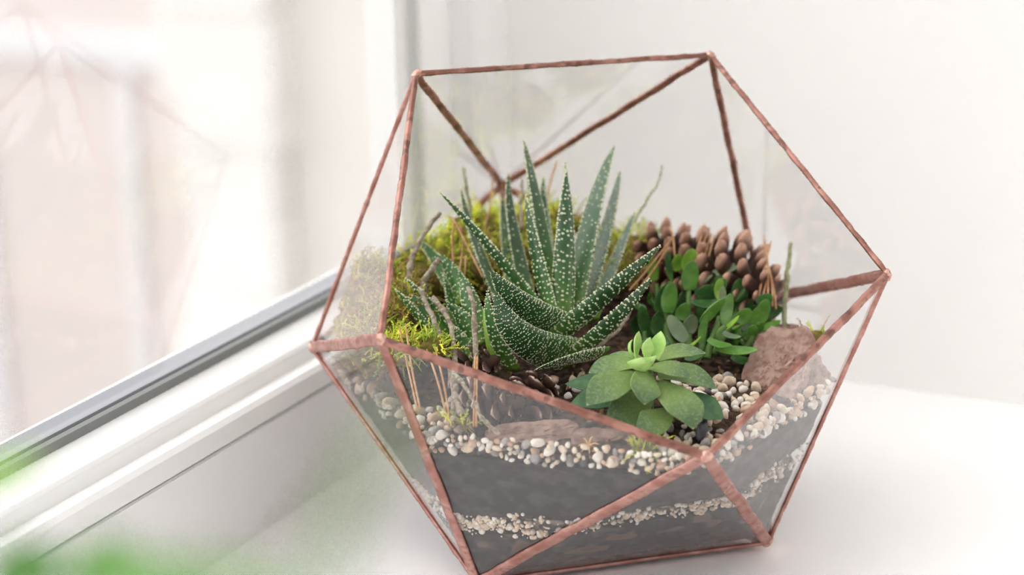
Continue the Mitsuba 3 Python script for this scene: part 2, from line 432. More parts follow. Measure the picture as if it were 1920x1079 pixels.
for k, e in enumerate(RIM):
    put(ter + '__rim_strip', came(VX[e[0]], VX[e[1]], 0.0031 if 'F' in e else 0.0024, 0.0025 if 'F' in e else 0.0021, 10 + k), 'm_copper_backlit', True)
for k, e in enumerate(FOLD):
    put(ter + '__copper_strip', came(VX[e[0]], VX[e[1]], 0.0032 if 'A' in e or 'B' in e or 'C' in e else 0.0046, 0.0018, 40 + k), 'm_copper_backlit' if e in ('AC', 'BC', 'BH', 'CD', 'HC') else 'm_copper', True)
ico2 = trimesh.creation.icosphere(2)
for k, c in enumerate('AEFGBDIJHCL'):
    o = unit(VX[c] - CEN)
    q = ico2.vertices * 0.0024 * (0.85 + 0.3 * meshkit.noise(ico2.vertices * 2.2 + k * 7, k))[:, None]
    q = q - np.outer(q @ o, o) * 0.35
    put(ter + '__solder_joint', (VX[c] - o * 0.0003 + q, ico2.faces), 'm_solder', True)

# ------------------------------------------------------------------ the layers of soil and gravel
CORE = np.array([VX[k] for k in 'EFGABDIJHCL'] + [[0.0, -0.0693, 0.1814]])


def layer(inset, lo, hi):
    """The terrarium's inside, inset from the glass, between two slanted heights z = h + slope . (x, y)."""
    s = 1 - inset / 0.0907
    m = m3.Manifold.hull_points(CEN + (CORE - CEN) * s)
    for (h, sx, sy), sign in ((lo, 1.0), (hi, -1.0)):
        nn = unit([-sx, -sy, 1.0])
        m = m.trim_by_plane((nn * sign).tolist(), float(nn[2] * h * sign))
    return m


def ground(x, y):
    """Height of the planted surface."""
    x, y = np.asarray(x, float), np.asarray(y, float)
    g = 0.0655 + 0.009 * np.exp(-((x + 0.012) ** 2 + (y - 0.012) ** 2) / (2 * 0.036 ** 2)) + 0.006 * np.exp(-((x - 0.005) ** 2 + (y + 0.055) ** 2) / (2 * 0.02 ** 2))
    back = np.clip((y - 0.035) / 0.03, 0, 1)
    g = g + 0.019 * back * back * (3 - 2 * back) * np.exp(-np.maximum(x - 0.045, 0) ** 2 / 0.0004)
    return g + 0.004 * np.exp(-((x - 0.055) ** 2 + (y - 0.02) ** 2) / (2 * 0.03 ** 2))


def faces_of(m, size):
    return m.refine_to_length(size)


def roughen(m, amp, f, seed):
    mm = m.to_mesh()
    v = np.array(mm.vert_properties[:, :3], float)
    r = v - CEN
    d = meshkit.fbm(v * f, 3, seed) - 0.6
    v = v + np.stack([unit(x) for x in r * [1, 1, 0.2]]) * (d * amp)[:, None]
    return v, np.array(mm.tri_verts)


soil = thing('soil', 'dark layered potting soil filling the bottom of the terrarium', 'soil')
labels[soil]['kind'] = 'stuff'
put(soil + '__lower_layer', roughen(faces_of(layer(0.0024, (0.0042, 0, 0), (0.0305, 0.08, 0)), 0.004), 0.0014, 300, 3), 'm_soil_low', True, kind='stuff')
put(soil + '__upper_layer', roughen(faces_of(layer(0.0024, (0.0385, 0.08, 0), (0.0600, 0, 0)), 0.004), 0.0012, 300, 4), 'm_soil', True, kind='stuff')
band = layer(0.0052, (0.0303, 0.08, 0), (0.0388, 0.08, 0))
put(soil + '__gravel_bed', roughen(faces_of(band, 0.003), 0.0016, 500, 6), 'm_band', False, kind='stuff', label='pale gravelly layer between two layers of soil')
top = faces_of(layer(0.0050, (0.0595, 0, 0), (0.0652, 0, 0)), 0.0030).to_mesh()
v = np.array(top.vert_properties[:, :3], float)
up = v[:, 2] > 0.0651
edge = np.clip((inside(v) - 0.004) / 0.010, 0, 1)
v[up, 2] = 0.0652 + (ground(v[up, 0], v[up, 1]) - 0.0652) * edge[up] + (meshkit.fbm(v[up] * 260, 3, 9) - 0.5) * 0.0022
put(soil + '__top_layer', (v, np.array(top.tri_verts)), 'm_bed', True, kind='stuff')

# ------------------------------------------------------------------ pebbles
ico1 = trimesh.creation.icosphere(1)
PEB, PEB_V = [], []
for k in range(10):
    q = ico1.vertices.copy()
    q = q * (0.68 + 0.64 * meshkit.noise(q * 1.35 + 13 * k, k))[:, None] * np.array([1.08, R.uniform(0.64, 0.95), R.uniform(0.5, 0.8)])
    PEB_V.append(q)
    PEB.append(mikit.ply((q, ico1.faces), None, True))
MIX = ['white'] * 7 + ['cream'] * 8 + ['tan'] * 4 + ['grey'] * 3 + ['dark']
placed_p, placed_r = np.zeros((0, 3)), np.zeros(0)


def settle(p, r, slack=0.80):
    """True, and remembered, if a pebble of radius r fits at p."""
    global placed_p, placed_r
    if len(placed_p) and (np.linalg.norm(placed_p - p, axis=1) < slack * (placed_r + r)).any():
        return False
    placed_p, placed_r = np.vstack([placed_p, p]), np.append(placed_r, r)
    return True


STONES = []


def pebble(p, r, where):
    tone = MIX[R.integers(len(MIX))]
    m = rand_rot(R)
    m[:3, :3] *= r * R.uniform(0.95, 1.15)
    m[:3, 3] = p
    STONES.append((r, m, tone, where, int(R.integers(10))))



SPOTS = (('EFI', 'against the left front glass of the terrarium', 110), ('FGJ', 'against the right front glass of the terrarium', 68), ('EDI', 'against the far left glass of the terrarium', 50), ('FIJ', 'against the low front glass of the terrarium', 14))
for pane, where, want in SPOTS:
    a, nn = PLANE[pane]
    tri = np.array([VX[k] for k in pane])
    got = 0
    for _ in range(9000):
        if got >= want:
            break
        w = R.dirichlet([1, 1, 1])
        p = w @ tri
        big = R.random()
        r = 0.0010 + 0.0021 * big ** 2.4
        p = p - nn * (r * 0.92 + 0.0012 + R.uniform(0, 0.0006))
        if not (0.0600 + 0.0012 * math.sin(p[0] * 170) + r * 0.6 < p[2] < 0.0705 - r * 0.2) or inside(p)[0] < r * 0.8 + 0.0008:
            continue
        if settle(p, r, 0.78):
            pebble(p, r, where)
            got += 1
for cx, cy, ex, ey, want, where in ((0.0296, -0.0531, 0.0105, 0.012, 80, 'in the gravel between the light green rosette and the large bark slab'),
        (0.0076, -0.0888, 0.007, 0.007, 34, 'in the front corner of the gravel bed beside the rosette'),
        (-0.0715, -0.0295, 0.01, 0.007, 34, 'on the gravel at the foot of the front twigs'),
        (0.0819, 0.0191, 0.006, 0.008, 14, 'beside the lone greenish twig at the right'),
        (-0.0144, -0.0266, 0.005, 0.005, 12, 'in the gap between the haworthia and the rosette')):
    got = 0
    for _ in range(3000):
        if got >= want:
            break
        x, y = cx + R.normal() * ex, cy + R.normal() * ey
        r = 0.0014 + 0.0014 * R.random() ** 1.3
        p = np.array([x, y, ground(x, y) + r * 0.35])
        if inside(p)[0] < r + 0.001 or abs(x - cx) > 2 * ex or abs(y - cy) > 2 * ey:
            continue
        if settle(p, r, 0.80):
            pebble(p, r, where)
            got += 1
STONES.sort(key=lambda x: -x[0])
for r, m, tone, where, k in STONES[:298]:       # the largest are stones of their own
    put('pebble', PEB[k], 'm_pebble_' + tone, tw=T(m.tolist()), cat='pebble', label=f'small {tone} pebble {where}', group=f'{tone} pebbles {where}')
for tone in ('cream', 'white', 'tan', 'grey', 'dark'):
    few = [(PEB_V[k] @ m[:3, :3].T + m[:3, 3], ico1.faces) for r, m, t, where, k in STONES[298:] if t == tone]
    if few and tone == 'cream':
        put('fine_gravel', join(few), 'm_pebble_cream', True, label='finest stones filling the gaps in the gravel on top of the soil', cat='gravel', kind='stuff')
    elif few:
        put('fine_gravel__grain', join(few), 'm_pebble_' + tone, True, kind='stuff')
p = np.array((0.00982, -0.08626, 0.0712))
m = frame_matrix(p, unit([0.35, 0.5, 0.75]), unit(np.cross([0.35, 0.5, 0.75], [1, 0, 0])), unit(np.cross([0.35, 0.5, 0.75], np.cross([0.35, 0.5, 0.75], [1, 0, 0]))), 0.0042, 0.003, 0.003)
put('pebble', PEB[2], 'm_pebble_dark', tw=m, cat='pebble', label='large dark grey oval pebble beside the light green rosette succulent')

# the thin buried band: small stones past counting, one object
parts = []
ico0 = trimesh.creation.icosphere(1)
tones = {'cream': [], 'white': []}
for pane, want in (('EFI', 170), ('FIJ', 190), ('FGJ', 80), ('EDI', 90)):
    a, nn = PLANE[pane]
    tri = np.array([VX[k] for k in pane])
    got = 0
    for _ in range(20000):
        if got >= want:
            break
        p = R.dirichlet([1, 1, 1]) @ tri
        r = 0.0004 + 0.0015 * R.random() ** 2.6
        p = p - nn * (r + 0.0013)
        zc = 0.0345 + 0.08 * p[0]
        if abs(p[2] - zc) > 0.0065 * R.random() or inside(p)[0] < r or meshkit.noise(p * 95, 4) < R.uniform(0.15, 0.6):
            continue
        m = rand_rot(R)[:3, :3]
        q = (ico0.vertices * [1, R.uniform(0.7, 1), R.uniform(0.55, 0.85)]) @ m.T * r + p
        tones['white' if R.random() < 0.35 else 'cream'].append((q, ico0.faces))
        got += 1
put('buried_gravel', join(tones['cream']), 'm_pebble_cream', True, label='thin band of small pale gravel buried between two layers of soil', cat='gravel', kind='stuff')
put('buried_gravel__white_grain', join(tones['white']), 'm_pebble_white', True, kind='stuff')
# loose crumbs of soil and bark on the gravel
cr = []
for _ in range(900):
    x, y = R.uniform(-0.09, 0.09), R.uniform(-0.11, 0.08)
    p = np.array([x, y, ground(x, y) + 0.0006])
    if inside(p)[0] < 0.004:
        continue
    r = R.uniform(0.0003, 0.0011)
    q = (trimesh.creation.box([1, 1, 1]).vertices * [2.2, 1.2, 0.7] + R.normal(size=(8, 3)) * 0.25) @ rand_rot(R)[:3, :3].T * r + p
    cr.append((q, trimesh.creation.box([1, 1, 1]).faces))
put('soil_crumbs', join(cr), 'm_crumb', label='brown crumbs of bark and soil strewn between the plants', cat='soil crumbs', kind='stuff')


# ------------------------------------------------------------------ bark
def bark(o, n, x, a, b, th, seed, bend=0.0, jag=0.22):
    """A layered flake of bark: outline a x b, lying with its face along n and its length along x."""
    n = unit(n)
    x = unit(np.asarray(x, float) - n * (np.asarray(x, float) @ n))
    y = np.cross(n, x)
    nr, nt = 22, 96
    th0 = np.arange(nt) / nt * 2 * np.pi
    ring = np.stack([np.cos(th0), np.sin(th0), th0 * 0 + seed], 1)
    rad = 1 + jag * (meshkit.fbm(ring * 2.3 + seed, 4, seed) - 0.5) * 2
    rad *= 1 / np.maximum(np.abs(np.cos(th0)) ** 4 + np.abs(np.sin(th0)) ** 4, 0.2) ** 0.25
    rr = np.linspace(0, 1, nr)[1:]
    u = np.concatenate([[[0, 0]], (rr[:, None, None] * (rad[:, None] * ring[:, :2])[None]).reshape(-1, 2)])
    px, py = u[:, 0] * a, u[:, 1] * b
    f = meshkit.fbm(np.stack([px * 110 + seed, py * 300, px * 0 + seed], 1), 4, seed)
    f = 0.75 * f + 0.25 * meshkit.fbm(np.stack([px * 500 + seed, py * 900, px * 0], 1), 2, seed)
    terr = np.floor(f * 5) / 5
    h = th * (0.3 + 1.5 * (0.7 * terr + 0.3 * f)) - bend * (px / a) ** 2 * a
    lo = -th * 0.5 + (f - 0.5) * th * 0.3 - bend * (px / a) ** 2 * a
    vt = o + px[:, None] * x + py[:, None] * y + h[:, None] * n
    vb = o + px[:, None] * x + py[:, None] * y + lo[:, None] * n
    m = len(u)
    j = np.arange(nt)
    k = (j + 1) % nt
    ft = [np.stack([j * 0, 1 + j, 1 + k], 1)]
    for r in range(nr - 2):
        s0, s1 = 1 + r * nt, 1 + (r + 1) * nt
        ft += [np.stack([s0 + j, s1 + j, s1 + k], 1), np.stack([s0 + j, s1 + k, s0 + k], 1)]
    ft = np.vstack(ft)
    e = 1 + (nr - 2) * nt
    wall = np.vstack([np.stack([e + j, m + e + j, m + e + k], 1), np.stack([e + j, m + e + k, e + k], 1)])
    return np.vstack([vt, vb]), np.vstack([ft, ft[:, ::-1] + m, wall])


UP = np.array([0, 0, 1.0])
RT = np.array([0.95, -0.29, 0.0])       # to the right along the sill
FR = np.array([-0.29, -0.95, 0.0])      # towards the room
for o, n, x, a, b, th, seed, label in (
        ((-0.04403, -0.06065, 0.06742), UP * 0.55 + FR * 0.75, RT + UP * 0.05, 0.0165, 0.0052, 0.0016, 3, 'long flat pinkish bark flake lying behind the left front glass'),
        ((-0.02272, -0.07401, 0.06522), UP * 0.5 + FR * 0.8 - RT * 0.1, RT - UP * 0.12, 0.0115, 0.0064, 0.0014, 5, 'ragged bark flake with a bent corner, right of the long flat flake'),
        ((0.06, -0.03835, 0.07011), UP * 0.8 - RT * 0.40 + FR * 0.40, RT * 0.5 - FR * 0.9 + UP * 0.30, 0.0210, 0.0125, 0.0026, 8, 'large reddish bark slab leaning beside the gravel at the right glass'),
        ((0.07113, -0.04115, 0.06874), UP * 0.5 + RT * 0.62 + FR * 0.62, RT * 0.6 - FR * 0.75 + UP * 0.05, 0.0105, 0.0085, 0.0020, 12, 'greyish bark slab standing behind the right front glass'),
        ((0.07259, -0.0096, 0.07276), UP * 0.9 + FR * 0.3, RT, 0.0100, 0.0070, 0.0030, 17, 'small bark chip behind the large reddish slab')):
    put('bark_flake', bark(np.array(o), n, x, a, b, th, seed), 'm_bark', 35, label=label, cat='bark', group='bark flakes in the terrarium')

# ------------------------------------------------------------------ moss
MOSS = [((-0.0467, 0.07133, 0.08969), 0.026, 0.022, 0.016, 700, 0.12, 1.0), ((-0.04845, 0.08481, 0.09573), 0.016, 0.014, 0.011, 350, 0.15, 1.0), ((-0.07737, 0.04771, 0.08891), 0.02, 0.022, 0.017, 700, 0.35, 0.9), ((-0.0812, 0.05057, 0.09404), 0.01, 0.014, 0.016, 300, 0.3, 0.9), ((-0.02069, 0.08867, 0.10041), 0.02, 0.015, 0.011, 450, 0.05, 1.1), ((0.04338, 0.06984, 0.08682), 0.015, 0.014, 0.014, 450, 0.1, 0.9), ((-0.02381, 0.05033, 0.09753), 0.012, 0.01, 0.01, 200, 0.3, 0.8), ((-0.00958, 0.05116, 0.09681), 0.012, 0.01, 0.01, 200, 0.3, 0.8), ((0.02104, 0.03472, 0.09235), 0.012, 0.01, 0.008, 120, 0.7, 0.7), ((0.005, 0.08119, 0.10192), 0.022, 0.012, 0.01, 350, 0.1, 1.0), ((-0.08368, 0.01135, 0.08235), 0.013, 0.016, 0.012, 450, 0.35, 0.9), ((-0.07043, 0.02058, 0.08968), 0.012, 0.012, 0.012, 350, 0.55, 0.8), ((-0.07937, -0.01021, 0.08762), 0.007, 0.008, 0.006, 160, 0.1, 1.0), ((-0.08825, 0.03235, 0.07514), 0.01, 0.014, 0.008, 300, 0.4, 0.9), ((-0.06892, -0.0172, 0.08959), 0.006, 0.006, 0.005, 90, 0.1, 1.0), ((-0.0713, -0.05581, 0.07311), 0.004, 0.003, 0.003, 30, 0.0, 0.8), ((-0.01358, -0.08889, 0.06697), 0.005, 0.004, 0.003, 40, 0.0, 0.8), ((0.08265, -0.02473, 0.07627), 0.006, 0.006, 0.005, 60, 0.5, 0.8), ((-0.06926, 0.04078, 0.0922), 0.012, 0.012, 0.01, 250, 0.6, 0.85)]
mv, mf, mc, nv = [], [], [], 0
rm = np.random.default_rng(21)
TONES = np.array([[0.48, 0.50, 0.045], [0.36, 0.45, 0.05], [0.60, 0.58, 0.09], [0.25, 0.35, 0.05], [0.33, 0.21, 0.07], [0.42, 0.30, 0.11]])
beds = []
for (o, rx, ry, rz, count, brown, dark) in MOSS:
    o = np.array(o)
    q = ico2.vertices * np.array([rx, ry, rz]) * 0.86
    q = q * (0.8 + 0.4 * meshkit.fbm(ico2.vertices * 2 + o * 50, 3, 2))[:, None] + o
    s = inside(q)
    q = np.where((s < 0.003)[:, None], q + (CEN - q) * np.clip((0.003 - s) / 0.06, 0, 0.6)[:, None], q)
    beds.append((q, ico2.faces))
    for _ in range(count):
        d = unit(rm.normal(size=3))
        if d[2] < -0.35:
            continue
        p0 = o + d * [rx, ry, rz] * rm.uniform(0.75, 0.98)
        g = unit(d * [1, 1, 1.1] + rm.normal(size=3) * 0.65 + [0, 0, 0.35])
        L = rm.uniform(0.0035, 0.0095)
        bend = rm.normal(size=3) * 0.35
        pts = [p0]
        for s in range(4):
            pts.append(pts[-1] + unit(g + bend * (s / 3.0) + [0, 0, -0.12 * s]) * L / 4)
        pts = np.array(pts)
        if (inside(pts) < 0.0012).any():
            continue
        col = TONES[rm.integers(4)] if rm.random() > brown else TONES[4 + rm.integers(2)]
        col = col * rm.uniform(0.95, 1.65) * dark
        v, f = tube(pts, [0.00028, 0.00026, 0.00023, 0.00018, 0.00006], 3)
        mv.append(v); mf.append(f + nv); mc.append(np.tile(col, (len(v), 1))); nv += len(v)
        if rm.random() < 0.75:                       # little side leaves
            for s in np.linspace(0.2, 1.0, 9):
                i = min(int(s * 4), 3)
                c = pts[i] + (pts[i + 1] - pts[i]) * (s * 4 - i if i < 3 else s * 4 - 3)
                t = unit(pts[i + 1] - pts[i])
                w = unit(np.cross(t, rm.normal(size=3)))
                tip = c + (w * 0.8 + t * 0.7) * rm.uniform(0.0008, 0.0015)
                nrm = np.cross(w, t) * 0.00022
                base = np.array([c - t * 0.0002 + nrm, c + t * 0.00035 - nrm, c + (tip - c) * 0.5 + nrm * 1.6, tip])
                mv.append(base); mf.append(np.array([[0, 1, 2], [1, 3, 2], [0, 2, 3], [0, 3, 1]]) + nv)
                mc.append(np.tile(col * 1.12, (4, 1))); nv += 4
put('moss', (np.vstack(mv), np.vstack(mf)), 'm_moss', False, color=np.vstack(mc), label='yellow-green moss heaped along the back and left glass of the terrarium', cat='moss', kind='stuff')
put('moss__moss_bed', join(beds), 'm_moss_bed', True, kind='stuff')

# ------------------------------------------------------------------ pine cones
def cone_scale(l, w, t, curl, n=9, m=7):
    """One scale from its root at the origin along +x, its back to +z, curling up towards its lip."""
    s = np.linspace(0, 1, n)
    px = l * (s - curl * 0.25 * s ** 2)
    pz = l * curl * s ** 2.2
    hw = w / 2 * np.where(s < 0.72, 0.38 + 0.62 * np.sin(np.clip(s / 0.72, 0, 1) * np.pi / 2), np.sqrt(np.maximum(1 - ((s - 0.72) / 0.285) ** 2, 0.0)))
    th = t * (0.4 + 0.9 * s ** 2) * np.where(s > 0.9, np.sqrt(np.maximum(1 - ((s - 0.9) / 0.108) ** 2, 0.02)), 1)
    u = np.linspace(-1, 1, m)
    top = np.stack([np.broadcast_to(px[:, None], (n, m)), hw[:, None] * u, pz[:, None] + th[:, None] * (0.5 - 0.25 * u ** 2) + 0.10 * w * (u ** 2) * s[:, None]], -1)
    bot = np.stack([np.broadcast_to(px[:, None], (n, m)), hw[:, None] * u, pz[:, None] - th[:, None] * (0.5 - 0.25 * u ** 2) + 0.10 * w * (u ** 2) * s[:, None]], -1)
    f = quad_grid(n, m, False)
    k = n * m
    i = np.arange(n - 1)
    j = np.arange(m - 1)
    e = (n - 1) * m
    walls = [np.stack([i * m, (i + 1) * m, (i + 1) * m + k], 1), np.stack([i * m, (i + 1) * m + k, i * m + k], 1),
             np.stack([i * m + m - 1, i * m + m - 1 + k, (i + 1) * m + m - 1 + k], 1), np.stack([i * m + m - 1, (i + 1) * m + m - 1 + k, (i + 1) * m + m - 1], 1),
             np.stack([e + j, e + j + 1, e + j + 1 + k], 1), np.stack([e + j, e + j + 1 + k, e + j + k], 1)]
    uv = np.stack([np.broadcast_to((u + 1) / 2, (n, m)), np.broadcast_to(s[:, None], (n, m))], -1).reshape(-1, 2)
    return np.vstack([top.reshape(-1, 3), bot.reshape(-1, 3)]), np.vstack([f, f[:, ::-1] + k] + walls), np.vstack([uv, uv])


def pine_cone(name, label, base, tip, radius, count, mat, lean, scale, seed, group=None, prof=None):
    base, tip = np.array(base), np.array(tip)
    ax = unit(tip - base)
    L = np.linalg.norm(tip - base)
    a = unit(np.cross(ax, [0.2, 0.1, 1.0]))
    b = np.cross(ax, a)
    rg = np.random.default_rng(seed)
    key = thing(name, label, 'pine cone', group)
    prof = prof or (lambda s: math.sqrt(max(1 - (2 * s - 0.78) ** 2 / 1.6, 0.05)) * (1 - 0.35 * s))
    pts = np.linspace(0, 1, 20)
    put(key + '__core', tube([base + ax * L * s for s in pts], [radius * prof(s) * 0.48 for s in pts], 12), 'm_cone_core', True)
    shapes = []
    for k in range(3):
        v, f, uv = cone_scale(1.0, scale[1] * rg.uniform(0.92, 1.08), scale[2], lean[1])
        shapes.append(mikit.ply((v, f), None, True, uv=uv))
    for i in range(count):
        s = 0.02 + 0.96 * (i + 0.5) / count
        phi = i * 2.39996
        o = a * math.cos(phi) + b * math.sin(phi)
        r = radius * prof(s)
        tilt = lean[0] * (0.75 + 0.5 * s) + rg.normal() * 0.05      # from straight out towards the tip
        x = unit(o * math.cos(tilt) + ax * math.sin(tilt))
        y = np.cross(ax, o)
        zz = np.cross(x, y)
        root = base + ax * L * (s - 0.06) + o * r * 0.28
        ln = r * scale[0] * rg.uniform(0.92, 1.08)
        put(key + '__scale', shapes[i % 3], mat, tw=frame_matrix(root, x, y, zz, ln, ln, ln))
    return key


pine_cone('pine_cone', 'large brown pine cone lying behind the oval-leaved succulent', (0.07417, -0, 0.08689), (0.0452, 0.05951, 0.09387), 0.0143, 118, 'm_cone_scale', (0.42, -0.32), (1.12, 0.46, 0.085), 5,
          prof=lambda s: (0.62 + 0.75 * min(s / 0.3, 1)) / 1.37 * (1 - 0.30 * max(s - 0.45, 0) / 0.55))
for base, tip, rad, n, seed, label in (
        ((-0.05784, -0.0173, 0.07626), (-0.04564, -0.02367, 0.08518), 0.0100, 26, 31, 'dark little cone with gaping scales under the young haworthia'),
        ((-0.0452, -0.04727, 0.07372), (-0.02953, -0.03738, 0.07864), 0.0098, 26, 32, 'dark little cone with pale scale lips under the lowest haworthia leaf'),
        ((-0.0628, -0.04197, 0.07322), (-0.04478, -0.05254, 0.07815), 0.0110, 34, 33, 'dark little cone lying behind the front glass above the bark flake')):
    pine_cone('dark_cone', label, base, tip, rad, n, 'm_dark_scale', (0.15, -0.30), (0.98, 0.80, 0.10), seed, 'small dark cones under the haworthia')

# ------------------------------------------------------------------ twigs and pine needles
for k, (pts, r0, r1, mat, label) in enumerate([
    ([(-0.06524, 0.02549, 0.09623), (-0.06565, 0.02955, 0.10159), (-0.06136, 0.03543, 0.11027), (-0.05377, 0.04231, 0.11844), (-0.04712, 0.04607, 0.12285)], 0.00125, 0.0008, 'm_twig', 'bent grey twig leaning to the right, leftmost of the twigs at the young haworthia'),
    ([(-0.06249, 0.02461, 0.09617), (-0.05932, 0.02417, 0.10456), (-0.05382, 0.02466, 0.11132)], 0.0014, 0.0011, 'm_twig', 'short thick broken twig slanting beside the bent grey twig'),
    ([(-0.07372, -0.05603, 0.07352), (-0.06732, -0.03872, 0.07888), (-0.06436, -0.01957, 0.08665), (-0.06425, -0.00134, 0.0956), (-0.06527, 0.01043, 0.10385)], 0.0013, 0.001, 'm_twig', 'grey brown twig slanting up to the left in front of the young haworthia'),
    ([(-0.06979, -0.05383, 0.07727), (-0.06678, -0.03739, 0.08349), (-0.06206, -0.02229, 0.08723), (-0.05919, -0.00756, 0.09479), (-0.0618, 0.00657, 0.10203)], 0.0012, 0.0009, 'm_twig', 'knotty thin twig crossing the young haworthia, second from the front corner post'),
    ([(-0.07151, -0.05634, 0.0713), (-0.06283, -0.0441, 0.08011), (-0.0555, -0.02697, 0.08584), (-0.05038, -0.00912, 0.0984), (-0.04944, 0.0017, 0.1056)], 0.0012, 0.0009, 'm_twig', 'upright grey twig with a kink in front of the tall haworthia'),
    ([(-0.06683, -0.03647, 0.08627), (-0.06396, -0.04996, 0.08124), (-0.06365, -0.06159, 0.07613)], 0.0009, 0.0007, 'm_twig', 'thin crooked twig behind the front glass joining the upright twig'),
    ([(-0.06302, -0.05628, 0.0762), (-0.06089, -0.06207, 0.07391), (-0.05886, -0.06557, 0.07185)], 0.0008, 0.0006, 'm_twig', 'short stray twig lying against the long bark flake'),
    ([(0.07539, -0.01048, 0.07269), (0.08024, -0.0008, 0.08685), (0.08445, 0.00582, 0.09775), (0.08791, 0.01065, 0.10578)], 0.0011, 0.0008, 'm_green_twig', 'lone greenish twig standing upright at the right glass'),
    ([(0.03339, 0.04285, 0.11229), (0.0412, 0.04812, 0.11909), (0.04811, 0.05269, 0.12625), (0.05025, 0.05575, 0.13093)], 0.0005, 0.0003, 'm_green_twig', 'thin curved grey stalk rising right of the tall haworthia'),
    ([(-0.02958, 0.06189, 0.1107), (-0.02872, 0.06768, 0.1192), (-0.02867, 0.07239, 0.12699), (-0.02803, 0.07625, 0.13272)], 0.0008, 0.0006, 'm_green_twig', 'thin greenish stalk standing in the moss left of the tall haworthia'),
    ([(-0.01049, 0.05581, 0.11024), (-0.00792, 0.06376, 0.12027), (-0.00576, 0.0678, 0.12802)], 0.0007, 0.0005, 'm_twig', 'thin brown stalk rising behind the tall haworthia'),
    ([(-0.00158, -0.00882, 0.07849), (0.0095, -0.0055, 0.0858), (0.01687, -0.00065, 0.09426)], 0.0008, 0.0006, 'm_twig', 'dark thin twig between the tall haworthia and the oval-leaved succulent'),
]):
    n = 26
    c = curve(pts, n)
    c = c + (np.stack([meshkit.noise(c * 260, 70 + k), meshkit.noise(c * 260, 80 + k), meshkit.noise(c * 260, 90 + k)], 1) - 0.5) * 0.0012
    rr = np.linspace(r0, r1, n) * (1 + 0.35 * (meshkit.noise(c * 520, k) > 0.66))
    put('twig', tube(c, rr, 9, 0.10, k), mat, True, label=label, cat='twig')
